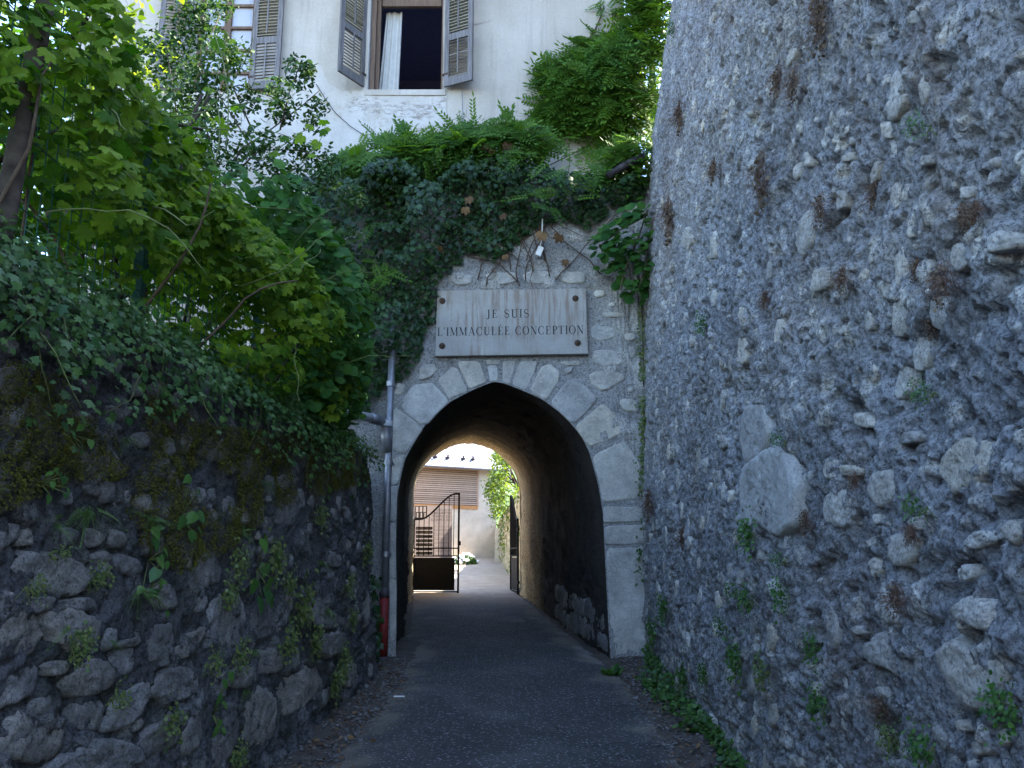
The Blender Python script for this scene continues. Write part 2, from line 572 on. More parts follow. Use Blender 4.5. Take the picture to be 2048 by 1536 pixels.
# ---------------------------------------------------------------- ground
def sheet(xs, ys, zfun):
    X, Y = np.meshgrid(np.asarray(xs, float), np.asarray(ys, float), indexing='ij')
    Z = zfun(X, Y)
    return np.stack([X, Y, Z], -1).reshape(-1, 3), grid_faces(len(xs), len(ys))

def gravel_mat(name, a, b, peb):
    k = NT(name)
    n = k.noise(5, 5, 0.6)
    c = k.ramp(n, [(0.3, a), (0.7, b)])
    v = k.voro(55)
    c = k.mix(k.ramp(v, [(0.12, 0.75), (0.3, 0.0)]), c, peb)
    c = k.mix(0.6, c, k.ramp(k.noise(120, 4, 0.7), [(0.3, 0.55), (0.7, 1.15)]), 'MULTIPLY')
    k.color(c)
    k.normal(k.bump(k.noise(70, 5, 0.75), 0.8, 0.012))
    return k.m
M['dirt'] = gravel_mat('gravelly_dirt', (0.055, 0.042, 0.034), (0.105, 0.085, 0.068), (0.17, 0.155, 0.14))
def asphalt_mat():
    k = NT('worn_asphalt')
    n = k.noise(1.3, 5, 0.6)
    c = k.ramp(n, [(0.3, (0.036, 0.035, 0.035)), (0.7, (0.066, 0.064, 0.061))])
    c = k.mix(1.0, c, k.ramp(k.noise(0.8, 5, .65), [(.35, .72), (.65, 1.35)]), 'MULTIPLY')
    patch_ = k.ramp(k.noise(0.55, 2, .5, dist=1.5), [(0.50, 0.0), (0.515, 0.45)])
    c = k.mix(patch_, c, (0.034, 0.034, 0.036))
    crack = k.ramp(k.voro(0.8, vec=k.pos(), feature='DISTANCE_TO_EDGE'), [(0.0, 0.9), (0.012, 0.0)])
    c = k.mix(k.math('MULTIPLY', crack, k.ramp(k.noise(.9, 3), [(.5, 0.0), (.6, 1.0)])), c, (0.018, 0.018, 0.018))
    v = k.voro(34)
    sp = k.ramp(v, [(0.26, 1.0), (0.40, 0.0)])
    gate = k.ramp(k.noise(27, 4, .7), [(0.47, 0.0), (0.56, 0.95)])
    c = k.mix(k.math('MULTIPLY', sp, gate), c, (0.27, 0.265, 0.27))
    c = k.mix(0.8, c, k.ramp(k.noise(75, 6, 0.8), [(0.36, 0.45), (0.64, 1.35)]), 'MULTIPLY')
    # dust and dirt worn towards the edges, yard sand beyond the gate
    c = k.mix(k.attr('dust'), c, k.ramp(k.noise(6, 5, 0.6), [(0.3, (0.17, 0.135, 0.10)), (0.7, (0.27, 0.22, 0.165))]))
    c = k.mix(k.attr('sand'), c, k.ramp(k.noise(3, 6, 0.65), [(0.3, (0.33, 0.255, 0.18)), (0.7, (0.48, 0.385, 0.28))]))
    c = k.mix(k.attr('lime'), c, (0.26, 0.26, 0.26))
    k.color(c)
    k.p.inputs['Roughness'].default_value = 0.85
    k.normal(k.bump(k.noise(110, 5, 0.75), 0.75, 0.008, k.bump(k.noise(6, 4), 0.3, 0.03)))
    return k.m
M['asphalt'] = asphalt_mat()

gx = np.unique(np.concatenate([np.linspace(-300, -8, 12), np.linspace(-8, -2.2, 10), np.linspace(-2.2, 2.2, 120), np.linspace(2.2, 8, 10), np.linspace(8, 300, 12)]))
gy = np.unique(np.concatenate([np.linspace(-120, -2, 16), np.linspace(-2, 3, 20), np.linspace(3, 12, 260), np.linspace(12, 34, 120), np.linspace(34, 400, 12)]))
def gz(X, Y):
    z = ground_z(Y)
    near = (np.abs(X) < 2.3) & (Y > 2) & (Y < 12)
    edge = sstep(0.95, 1.5, np.abs(X + 0.05)) * 0.05
    rough = 0.02 * (fbm(X * 5, Y * 5, 3) - 0.5) + 0.012 * (fbm(X * 22, Y * 22, 4, 3) - 0.5)
    return z + np.where(near, edge + rough * 1.6 - 0.012, -0.012)
V, Q = sheet(gx, gy, gz)
o = link('ground', raw_mesh('ground', V, [Q]), M['dirt'], kind='structure')

def lane_half(y):
    yy = np.atleast_1d(y)
    l = -1.27 - 0.12 * (fbm(yy * 1.3, yy * 0 + 1.1, 21) - 0.5) * 4
    r = 1.36 + 0.12 * (fbm(yy * 1.3, yy * 0 + 7.7, 22) - 0.5) * 4
    t = sstep(9.2, 10.6, yy)
    tt = np.clip((yy - 10.5) / 9.5, 0, 1)
    l = l * (1 - t) + t * (-1.30 - 1.0 * tt)
    r = r * (1 - t) + t * (1.08 - 0.92 * tt)
    s = sstep(19.8, 21.5, yy)
    l = l * (1 - s) + s * -7.0
    r = r * (1 - s) + s * 0.15
    return l, r
ly = np.concatenate([np.linspace(-6, 4, 20), np.linspace(4, 12, 260), np.linspace(12, 33.2, 130)])
ll, lr = lane_half(ly)
nx = 60
T = np.linspace(0, 1, nx)
LX = ll[None, :] * (1 - T[:, None]) + lr[None, :] * T[:, None]
LY = np.broadcast_to(ly[None, :], LX.shape)
LX = LX + 0.05 * (fbm(LY * 9, LX * 9, 31) - 0.5) * (np.abs(T[:, None] - 0.5) * 2) ** 4 * 3
LZ = ground_z(LY) + 0.02 + 0.016 * (fbm(LX * 1.6, LY * 1.6, 5) - 0.5) - 0.035 * (np.abs(T[:, None] - 0.5) * 2) ** 8
lane_me = raw_mesh('lane', np.stack([LX, LY, LZ], -1).reshape(-1, 3), [grid_faces(nx, len(ly))])
E = np.abs(T[:, None] - 0.5) * 2
dust = sstep(0.66, 1.0, E + 0.6 * (fbm(LX * 3, LY * 3, 41) - 0.5)) * 0.6
dust = np.maximum(dust, sstep(15.5, 19.5, LY) * 0.7)
attr(lane_me, 'sand', sstep(18.6, 21.0, LY + 1.6 * (fbm(LX * 1.2, LY * 1.2, 43) - .5)).ravel() * .95)
lime = np.exp(-((LX - (1.0 - 0.10 * (LY - 10.5))) / 0.13) ** 2) * sstep(9.6, 10.6, LY) * sstep(17, 11, LY) * sstep(0.42, 0.6, fbm(LX * 6, LY * 2.5, 51))
lime = np.maximum(lime, np.exp(-(((LX - 0.28) / 0.3) ** 2 + ((LY - 14.6) / 0.5) ** 2)) * sstep(0.45, 0.6, fbm(LX * 8, LY * 5, 52)))
attr(lane_me, 'dust', dust.ravel())
attr(lane_me, 'lime', lime.ravel() * 0.55)
link('lane', lane_me, M['asphalt'], kind='structure')

# ---------------------------------------------------------------- wall surfaces
def XR0(y, z):
    q = np.clip(z - 0.3, 0, 10.0)
    return 1.46 + (np.asarray(y) - 6) * 0.037 + 0.012 * q + 0.0008 * q ** 3
R_END = 10.62
def r_top(y):  # unseen upper height of the wall, shaped to steer where sun falls
    return np.interp(y, [1.5, 4, 5, 7, 10.6, 14], [7.8, 8.4, 9.2, 11.4, 13.0, 13.0])
def XL0(y, z):
    return -1.56 + (np.asarray(y) - 6) * 0.0467 - 0.07 * z
L_END, L_TOP = 9.2, 2.66

def hR(u, v, full=True):
    wu, wv = u + 0.10 * (fbm(u * 3, v * 3, 71, 3) - 0.5), v + 0.10 * (fbm(u * 3, v * 3, 72, 3) - 0.5)
    h = 0.18 * (fbm(u * .6, v * .6, 61, 3) - .5) + 0.065 * (fbm(u * 2.0, v * 2.0, 62, 3) - .5)
    if not full:
        return h
    smooth = sstep(2.2, 5.5, v + 2.4 * (fbm(u * .7, v * .7, 60, 2) - .5))     # upper wall is rendered smoother
    f1, f2, idc = worley(wu / 0.17, wv / 0.14, 63)
    lump = sstep(0.62, 0.2, f1) * np.clip(idc * 1.7 - 0.55, 0, 1)
    h = h + 0.016 * lump * (1 - 0.45 * smooth) + .058 * (fbm(u * 5.5, v * 5.0, 59, 6, .62) - .5)
    g1, g2, idg = worley(wu / 0.062, wv / 0.055, 64)
    h = h + 0.010 * sstep(0.7, 0.15, g1) * np.clip(idg * 1.8 - 0.5, 0, 1)
    rid = 1 - np.abs(2 * fbm(u * 11, v * 9, 65, 4) - 1)
    h = h + 0.034 * (rid - .75) * (1 - .3 * smooth) + 0.042 * (fbm(u * 30, v * 27, 66, 4, .7) - .5)
    pit = sstep(0.61, 0.72, fbm(u * 5.5 + 3, v * 6.5, 67, 4))
    h = h - 0.055 * pit * (1 - .35 * smooth)
    pit2 = sstep(0.64, 0.75, fbm(u * 16 + 3, v * 19, 68, 3))
    h = h - 0.035 * pit2
    stone = lump * sstep(0.62, 0.72, idc) * sstep(.42, .55, fbm(u * 14, v * 14, 69, 3))
    stone = np.maximum(stone, sstep(0.3, .15, g1) * sstep(.8, .85, idg) * .8)
    return h, np.clip(stone, 0, 1)

def SR(u, v, h):
    a = np.minimum(u, R_END); b = np.maximum(0, u - R_END)
    c = np.minimum(v, r_top(a)); d = np.maximum(0, v - r_top(a))
    return np.stack([XR0(a, c) - np.where(b > 0, 0, h) + b + d, a + np.where(b > 0, -h, 0), c + np.where(d > 0, h, 0)], -1)

def hL(u, v, full=True):
    wu, wv = u + 0.12 * (fbm(u * 3, v * 3, 81, 3) - 0.5), v + 0.12 * (fbm(u * 3, v * 3, 82, 3) - 0.5)
    h = 0.13 * (fbm(u * .8, v * .8, 83, 3) - .5) + 0.05 * (fbm(u * 2.3, v * 2.3, 84, 3) - .5)
    if not full:
        return h
    f1, f2, idc = worley(wu / 0.19, wv / 0.15, 85)
    lump = sstep(0.6, 0.25, f1) * np.clip(idc * 1.6 - .35, 0, 1)
    h = h + 0.022 * lump + .045 * (fbm(u * 5.5, v * 5.0, 79, 6, .62) - .5)
    g1, g2, idg = worley(wu / 0.07, wv / 0.06, 86)
    h = h + 0.008 * sstep(.7, .2, g1) * idg
    rid = 1 - np.abs(2 * fbm(u * 10, v * 9, 87, 4) - 1)
    h = h + 0.028 * (rid - .75) + 0.028 * (fbm(u * 30, v * 28, 88, 3, .65) - .5)
    h = h - 0.04 * sstep(.62, .74, fbm(u * 5.5, v * 6, 89, 4))
    return h, np.clip(lump * sstep(.5, .6, idc), 0, 1)

def SL(u, v, h):
    a = np.minimum(u, L_END); b = np.maximum(0, u - L_END)
    c = np.minimum(v, L_TOP); d = np.maximum(0, v - L_TOP)
    return np.stack([XL0(a, c) + np.where(b > 0, 0, h) - b - d, a + np.where(b > 0, h, 0), c + np.where(d > 0, h, 0)], -1)

def px_wall(px, py, X0):
    d = ray(px, py)
    t = 3.0
    for _ in range(60):
        t = 0.5 * t + 0.5 * float(X0(d[1] * t, CAMZ + d[2] * t)) / d[0]
    return d[1] * t, CAMZ + d[2] * t
def uvR(px, py):
    return px_wall(px, py, XR0)
def uvL(px, py):
    return px_wall(px, py, XL0)

def chaikin(p, it=2):
    p = np.asarray(p, float)
    for _ in range(it):
        q = np.roll(p, -1, 0)
        p = np.stack([0.78 * p + 0.22 * q, 0.22 * p + 0.78 * q], 1).reshape(-1, 2)
    return p
def resample(p, n):
    q = np.vstack([p, p[:1]])
    s = np.concatenate([[0], np.cumsum(np.linalg.norm(np.diff(q, axis=0), axis=1))])
    t = np.linspace(0, s[-1], n, endpoint=False)
    return np.stack([np.interp(t, s, q[:, 0]), np.interp(t, s, q[:, 1])], 1)

def add_stone(root, poly_uv, mapper, base, height, mat, seed, n=26, rough=1.0, sharp=False, name='stone'):
    if sharp:
        p = np.asarray(poly_uv, float)
        p = p.mean(0) + (p - p.mean(0)) * 1.045
        q_ = np.roll(p, -1, 0)
        p = np.stack([.9 * p + .1 * q_, .1 * p + .9 * q_], 1).reshape(-1, 2)
    else:
        p = chaikin(poly_uv, 1)
    size = np.sqrt(np.ptp(p[:, 0]) * np.ptp(p[:, 1]))
    n = int(np.clip(size * 110, 24, 64))
    p = resample(p, n)
    c = p.mean(0)
    rs = np.random.default_rng(seed)
    p = c + (p - c) * (1 + (0.035 if sharp else 0.22) * rough * (fbm(p[:, 0] * 16 + seed, p[:, 1] * 16, seed, 4, .65)[:, None] - .5) * 2)
    if sharp:
        prof = [(1.012, -1.6), (1.0, -0.1), (.965, .8), (.9, .96)]
    else:
        dk = max(1.0, .022 / height)
        prof = [(1.06, -1.8 * dk), (1.0, -0.35 * dk), (.965, .45), (.90, .85)]
    for s in np.linspace(.9, 0, max(4, int(size * 26)) + 1)[1:-1]:
        prof.append((s, 1.0))
    planes = [(rs.normal(0, .9, 2), rs.uniform(.0, .55)) for _ in range(5)]
    U, W, H = [], [], []
    for s, k in prof + [(0.0, 1.0)]:
        q = c + (p - c) * s if s > 0 else c[None]
        dq = (q - c) / max(size, .03)
        fac = np.min([1.12 + pb + dq @ pa for pa, pb in planes], 0)
        fac = np.clip(fac, .25, 1.25) if not sharp else 1.0
        hh = height * (k * fac if k > 0 else k)
        nz = (fbm(q[:, 0] * 24, q[:, 1] * 24, seed + 3, 4) - .5) * (.018 + .25 * height) * rough + (fbm(q[:, 0] * 75, q[:, 1] * 75, seed + 4, 2) - .5) * 0.009 * rough
        U.append(q[:, 0]); W.append(q[:, 1]); H.append(hh + nz * (.4 if k < 0 else 1))
    U, W, H = map(np.concatenate, (U, W, H))
    V = mapper(U, W, H + base)
    m = len(prof)
    i = np.arange(n); j = (i + 1) % n
    Q = np.concatenate([np.stack([r * n + i, r * n + j, (r + 1) * n + j, (r + 1) * n + i], 1) for r in range(m - 1)])
    T_ = np.stack([(m - 1) * n + i, (m - 1) * n + j, np.full(n, m * n)], 1)
    return part(name, V, mat, root, smooth=True, polys=[Q, T_])

def blob(cx, cy, rx, ry, k=8, ang=0.0):
    a = np.arange(k) * 2 * math.pi / k + random.uniform(0, 1)
    r = np.array([random.uniform(.75, 1.15) for _ in range(k)])
    x, y = rx * r * np.cos(a), ry * r * np.sin(a)
    ca, sa = math.cos(ang), math.sin(ang)
    return np.stack([cx + x * ca - y * sa, cy + x * sa + y * ca], 1)

# ---------------------------------------------------------------- right retaining wall
right_wall = thing('retaining_wall', 'tall leaning rubble wall under rough grey mortar on the right of the lane', 'wall', (1.9, 6, 0))
nu, nv = 720, 690
us = 1.5 * (R_END / 1.5) ** np.linspace(0, 1, nu)
us = np.concatenate([us, R_END + np.linspace(0.03, 3.0, 14)])
vt = np.linspace(0, 1, nv) ** 1.12
UU = np.repeat(us[:, None], nv + 6, 1)
tops = r_top(np.minimum(us, R_END))[:, None]
VV = np.concatenate([-0.25 + vt[None, :] * (tops + 0.25), tops + np.array([[.05, .1, .3, .6, 1.2, 3.0]])], 1)
HH, ST = hR(UU, VV)
P = SR(UU, VV, HH).reshape(-1, 3)
me = raw_mesh('mortar', P - np.array(right_wall.location), [grid_faces(len(us), nv + 6, True)])
attr(me, 'stone', ST.ravel())
link('mortar', me, M['mortar_right'], right_wall)

A = lambda pts, sc, ox, oy: [(x * sc + ox, y * sc + oy) for x, y in pts]
R8 = [
 ([(470,180),(490,90),(560,80),(585,190),(560,290),(500,325),(475,250)],.03), ([(485,400),(500,330),(600,255),(680,290),(710,400),(700,560),(640,610),(560,560),(490,580)],.025),
 ([(770,470),(810,405),(870,430),(875,570),(830,585),(770,540)],.03), ([(970,350),(1050,340),(1060,480),(1000,500),(960,440)],.03),
 ([(935,550),(1000,500),(1045,540),(1040,565),(950,560)],.03), ([(1045,640),(1070,590),(1150,610),(1160,700),(1100,745),(1045,710)],.05),
 ([(925,1050),(990,975),(1110,1000),(1110,1200),(1030,1160),(930,1110)],.06), ([(1260,1080),(1300,1005),(1400,1050),(1530,1100),(1540,1220),(1500,1320),(1380,1300),(1300,1170)],.04),
 ([(1340,910),(1400,840),(1500,870),(1505,995),(1430,970),(1350,930)],.045), ([(1230,340),(1260,270),(1330,210),(1480,240),(1480,340),(1400,400),(1320,450),(1260,400)],.035),
 ([(1360,640),(1400,590),(1540,580),(1540,610),(1450,670),(1370,650)],.04), ([(780,340),(800,280),(830,320),(830,385),(790,380)],.04),
 ([(915,640),(960,600),(980,640),(930,665)],.03), ([(930,700),(970,690),(990,750),(950,780)],.03), ([(990,850),(1010,790),(1060,860),(1060,900),(1090,960),(1040,970),(1000,920)],.035),
 ([(485,760),(520,720),(530,800),(490,810)],.04), ([(880,120),(940,110),(970,180),(900,170)],.025), ([(1050,240),(1100,180),(1160,200),(1150,240)],.03),
 ([(1340,750),(1400,710),(1420,770),(1370,800)],.03), ([(370,250),(385,190),(420,240),(390,270)],.04), ([(950,1210),(1010,1210),(1010,1270),(960,1240)],.03),
 ([(1170,1320),(1230,1400),(1260,1470),(1200,1450)],.03), ([(920,1380),(980,1390),(990,1500),(930,1480)],.03), ([(1300,1340),(1360,1350),(1370,1390),(1310,1390)],.03),
 ([(340,390),(380,330),(390,400),(360,440)],.03), ([(430,720),(460,710),(470,790),(430,780)],.03), ([(370,770),(390,740),(405,800),(380,815)],.04),
 ([(830,880),(880,870),(880,930),(840,910)],.025), ([(870,980),(900,960),(910,1000),(880,1005)],.03), ([(570,1290),(610,1270),(600,1380),(570,1360)],.03),
 ([(690,1240),(740,1170),(760,1240),(720,1270)],.03), ([(650,1480),(690,1490),(690,1536),(660,1536)],.03), ([(1380,1430),(1460,1420),(1480,1480),(1400,1490)],.03),
 ([(1130,540),(1200,520),(1210,580),(1150,590)],.03), ([(760,110),(790,100),(795,170),(770,170)],.03), ([(1480,1390),(1540,1360),(1580,1420),(1520,1460)],.03),
 ([(520,1150),(560,1150),(570,1220),(540,1220)],.03), ([(850,320),(930,330),(920,370),(860,370)],.03), ([(1550,560),(1596,530),(1640,600),(1600,660)],.04)]
R7 = [
 ([(1050,480),(1080,280),(1130,260),(1150,330),(1130,420),(1090,490)],.045), ([(1150,100),(1180,35),(1205,60),(1190,100)],.04), ([(985,500),(1030,480),(1045,550),(1000,560)],.035),
 ([(835,570),(850,540),(870,560),(860,590)],.04), ([(630,280),(650,200),(680,180),(660,260)],.035), ([(640,900),(740,810),(760,870),(720,990),(670,1040),(650,980)],.03),
 ([(735,1090),(790,1060),(830,1100),(800,1160),(745,1170)],.03), ([(205,600),(230,590),(230,640),(210,630)],.05), ([(220,960),(260,890),(270,960),(250,1010)],.03),
 ([(325,990),(350,900),(350,1030),(330,1045)],.04), ([(1200,640),(1270,610),(1290,660),(1220,670)],.045), ([(1390,750),(1440,740),(1430,800),(1390,800)],.04),
 ([(1505,970),(1560,915),(1620,930),(1640,990),(1530,1030)],.09), ([(810,640),(850,600),(860,640),(820,655)],.03), ([(960,330),(985,300),(1000,350),(970,360)],.03),
 ([(1040,380),(1050,360),(1062,385),(1050,400)],.03), ([(680,620),(700,600),(710,660),(690,680)],.03), ([(1340,860),(1370,830),(1390,870),(1360,890)],.03),
 ([(1500,640),(1530,620),(1560,650),(1530,680)],.03), ([(830,1320),(860,1290),(880,1330),(850,1345)],.03), ([(1000,310),(1020,290),(1026,330),(1006,340)],.03)]
stones_R = []
def r_stone(poly, h, mat=None):
    c = poly.mean(0)
    stones_R.append((c, 0.5 * max(np.ptp(poly[:, 0]), np.ptp(poly[:, 1]))))
    b = float(hR(c[:1], c[1:], False)[0])
    add_stone(right_wall, poly, SR, b, h, mat or M['stone_right'], 500 + len(stones_R), rough=.8 if mat else 1.0, sharp=bool(mat))
for lst, oy in ((R8, 768), (R7, 0)):
    for pts, h in lst:
        r_stone(np.array([uvR(*q) for q in A(pts, .5, 1250, oy)]), h * .32 + (0.022 if len(stones_R) < 2 else 0.010), M['stone_gate'] if len(stones_R) < 2 else None)
tries = 0
while len(stones_R) < 205 and tries < 9000:
    tries += 1
    u = 2.3 * (10.3 / 2.3) ** random.random()
    zmax = min(r_top(u), 1.6 + u * 0.78)
    v = random.uniform(max(0.05, CAMZ - .245 * u), zmax)
    if u < 5 and v > 4.6 and random.random() < .7:
        continue
    r = random.uniform(.035, .085) * (1.15 if v < 3 else .9) * (0.8 + 0.06 * u)
    if random.random() < sstep(2.4, 4.5, v) * .8:
        continue
    if any(abs(c[0] - u) < rr + r * 1.2 and abs(c[1] - v) < rr + r * 1.1 for c, rr in stones_R):
        continue
    r_stone(blob(u, v, r * random.uniform(.8, 1.25), r * random.uniform(.75, 1.2), 7, random.uniform(-.5, .5)), random.uniform(.006, .013))

# earth bank that the right wall holds up
rb = MB()
rb.box((18.6, 4.5, 3.4), (31.0, 13.0, 7.2))
link('hillside', rb.mesh('hillside'), M['dirt'], kind='structure')
rb = MB(); rb.box((19.9, 27, 2.0), (29.0, 32.0, 6.0))
link('hillside', rb.mesh('hillside'), M['dirt'], kind='structure')

# ---------------------------------------------------------------- left retaining wall
left_wall = thing('garden_wall', 'low mossy fieldstone wall with ferns on the left of the lane', 'wall', (-1.7, 5.5, 0))
us = 1.25 * (L_END / 1.25) ** np.linspace(0, 1, 520)
us = np.concatenate([us, L_END + np.linspace(.03, 1.2, 24)])
vs_ = np.concatenate([np.linspace(-.2, L_TOP, 250), L_TOP + np.array([.03, .07, .15, .3, .6])])
UU, VV = np.meshgrid(us, vs_, indexing='ij')
HH, ST = hL(UU, VV)
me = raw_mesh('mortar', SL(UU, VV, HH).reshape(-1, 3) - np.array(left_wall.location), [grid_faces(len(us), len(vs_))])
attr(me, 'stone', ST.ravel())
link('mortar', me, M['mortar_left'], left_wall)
L6 = [
 [(0,945),(180,950),(220,1030),(180,1130),(60,1180),(-60,1175)], [(30,1330),(80,1240),(180,1235),(290,1270),(360,1350),(330,1430),(190,1490),(100,1450),(40,1400)],
 [(350,1060),(420,970),(540,945),(590,1020),(560,1090),(440,1130),(370,1120)], [(600,960),(640,900),(735,880),(745,940),(690,1025),(620,1020)],
 [(785,830),(830,760),(910,770),(930,870),(900,950),(800,965),(770,930)], [(1080,740),(1120,620),(1260,610),(1275,750),(1250,860),(1130,880),(1070,830)],
 [(1320,740),(1360,640),(1460,640),(1475,720),(1430,820),(1320,835)], [(1330,940),(1410,880),(1485,920),(1485,990),(1380,1020),(1330,985)],
 [(790,1080),(870,980),(1000,990),(1045,1060),(1010,1120),(880,1165),(810,1140)], [(540,1290),(560,1220),(680,1110),(780,1040),(770,1150),(700,1260),(640,1310),(560,1320)],
 [(415,1290),(420,1180),(480,1150),(530,1170),(530,1300),(480,1320)], [(735,1400),(790,1310),(870,1220),(925,1240),(930,1330),(880,1410),(800,1440)],
 [(1050,1480),(1090,1300),(1190,1200),(1215,1300),(1190,1400),(1110,1510)], [(1250,1390),(1270,1180),(1340,1090),(1430,1140),(1430,1330),(1370,1380)],
 [(50,440),(200,380),(440,430),(480,520),(390,600),(240,600),(120,530)], [(90,620),(280,610),(240,690),(150,700)], [(280,640),(500,610),(510,680),(400,690)],
 [(0,700),(120,680),(200,760),(200,860),(100,930),(-50,920)], [(220,700),(380,680),(500,740),(510,830),(430,890),(330,880)], [(540,860),(560,780),(610,790),(600,850),(560,900)],
 [(620,860),(740,790),(750,860),(660,890)], [(485,400),(600,370),(610,450),(530,450)], [(525,440),(600,430),(615,470),(570,500),(525,480)],
 [(640,80),(730,50),(740,130),(700,160),(640,130)], [(950,100),(1040,30),(1050,100),(1000,130)], [(1150,100),(1210,80),(1240,170),(1200,230),(1160,190)],
 [(1470,100),(1550,90),(1560,220),(1500,240),(1460,180)], [(1010,430),(1100,370),(1150,460),(1130,530),(1050,560)], [(810,600),(870,540),(930,570),(930,660),(850,690)],
 [(980,640),(1060,600),(1080,660),(1000,700)], [(960,830),(1060,760),(1040,840),(1000,870)], [(905,890),(955,830),(980,900),(940,950)], [(1100,1030),(1290,960),(1290,1080),(1180,1090)],
 [(1530,950),(1580,870),(1580,970),(1550,980)], [(1450,1080),(1650,980),(1690,1060),(1640,1150),(1500,1240)], [(1640,830),(1790,790),(1800,900),(1680,930)],
 [(1780,980),(1870,960),(1880,1060),(1800,1090)], [(1890,600),(1940,590),(1940,760),(1890,770)], [(330,1470),(520,1350),(720,1400),(740,1500),(330,1560)],
 [(0,250),(60,230),(130,240),(60,340),(-20,390)], [(130,270),(180,250),(190,330),(100,355)], [(0,580),(50,600),(40,650),(-10,640)], [(200,1160),(290,1110),(280,1220),(180,1225)],
 [(940,1250),(1040,1190),(1060,1250),(1010,1400),(940,1440)], [(1610,620),(1720,690),(1800,740),(1720,780),(1620,760)], [(650,1270),(740,1240),(760,1290),(680,1330)],
 [(1700,370),(1770,400),(1760,460),(1700,450)], [(230,960),(340,950),(350,1010),(260,1030)], [(1680,1110),(1740,1090),(1750,1150),(1640,1230)], [(1510,610),(1580,600),(1560,680),(1500,690)],
 [(640,390),(740,420),(760,480),(690,510),(640,470)], [(320,260),(420,250),(440,340),(340,350)], [(470,250),(560,260),(570,340),(480,360)], [(620,250),(690,290),(680,360),(610,350)]]
L5 = [
 [(280,560),(400,570),(480,640),(470,690),(300,640)], [(700,680),(745,760),(740,830),(710,820)], [(935,1030),(985,1000),(975,1110),(930,1110)], [(1030,1050),(1150,1040),(1150,1150),(1060,1160)],
 [(1450,1370),(1560,1360),(1560,1500),(1440,1490)], [(220,1240),(300,1230),(340,1280),(250,1290)], [(380,1330),(410,1320),(400,1400),(360,1390)], [(590,870),(690,880),(730,930),(640,930)],
 [(720,1020),(800,1010),(800,1090),(730,1090)], [(1230,1160),(1320,1150),(1310,1250),(1240,1270)], [(1480,1240),(1530,1230),(1520,1310),(1470,1300)]]
stones_L = []
def l_stone(poly, h):
    c = poly.mean(0)
    stones_L.append((c, 0.5 * max(np.ptp(poly[:, 0]), np.ptp(poly[:, 1]))))
    b = float(hL(c[:1], c[1:], False)[0])
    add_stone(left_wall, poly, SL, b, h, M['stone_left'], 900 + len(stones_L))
for lst, oy in ((L6, 960), (L5, 480)):
    for pts in lst:
        pl_ = np.array([uvL(*q) for q in A(pts, .381, 0, oy)])
        l_stone(pl_.mean(0) + (pl_ - pl_.mean(0)) * 1.14, random.uniform(.016, .03))
tries = 0
while len(stones_L) < 235 and tries < 6000:
    tries += 1
    u = 2.1 * (9.0 / 2.1) ** random.random()
    v = random.uniform(max(0.05, CAMZ - .26 * u), 2.55)
    r = random.uniform(.035, .095) * (0.9 + 0.03 * u)
    if any(abs(c[0] - u) < rr * .95 + r * 1.1 and abs(c[1] - v) < rr * .95 + r * 1.0 for c, rr in stones_L):
        continue
    l_stone(blob(u, v, r * random.uniform(1, 1.4), r * random.uniform(.7, 1.1), 7, random.uniform(-.5, .5)), random.uniform(.012, .028))
tb = MB()
tb.box((-17.0, 3.6, 1.2), (30.0, 13.4, 2.75))
link('garden_terrace', tb.mesh('garden_terrace'), M['dirt'], kind='structure')

# ---------------------------------------------------------------- gateway: facade, vault, voussoirs
YG = 10.5
gate = thing('stone_gateway', 'stone gateway with a slightly pointed arch and vaulted passage', 'gateway', (-0.1, YG, 0.3))
arch_px = [(792,1320),(792,1286),(793.7,1180),(792,1088),(793.7,1000),(800,962),(810,918),(828,885.7),(851,849),(899.7,803.7),(945,780),(970,770),(987.5,763),(1009.5,767),(1050.5,783),(1088.6,801),(1129.6,833),(1162,871),(1179.5,906),(1195.7,967),(1205.5,1022.8),(1208.7,1088),(1215,1218),(1222,1335)]
ap = np.array([at_y(x, y, YG)[[0, 2]] for x, y in arch_px])
ap = np.vstack([[ap[0, 0], 0.15], ap, [ap[-1, 0], 0.15]])
def open_resample(p, n):
    s = np.concatenate([[0], np.cumsum(np.linalg.norm(np.diff(p, axis=0), axis=1))])
    t = np.linspace(0, s[-1], n)
    return np.stack([np.interp(t, s, p[:, 0]), np.interp(t, s, p[:, 1])], 1)
NA = 240
near = open_resample(ap, NA)
for _ in range(2):
    near[1:-1] = .25 * near[:-2] + .5 * near[1:-1] + .25 * near[2:]
YF = 20.0
a = np.linspace(math.pi, 0, 80)
fx, fz, fr = -1.08, 2.92, 1.27
far = np.vstack([[[fx - fr, 0.5]], np.stack([fx + fr * np.cos(a), fz + fr * np.sin(a)], 1), [[fx + fr, 0.5]]])
far = open_resample(far, NA)
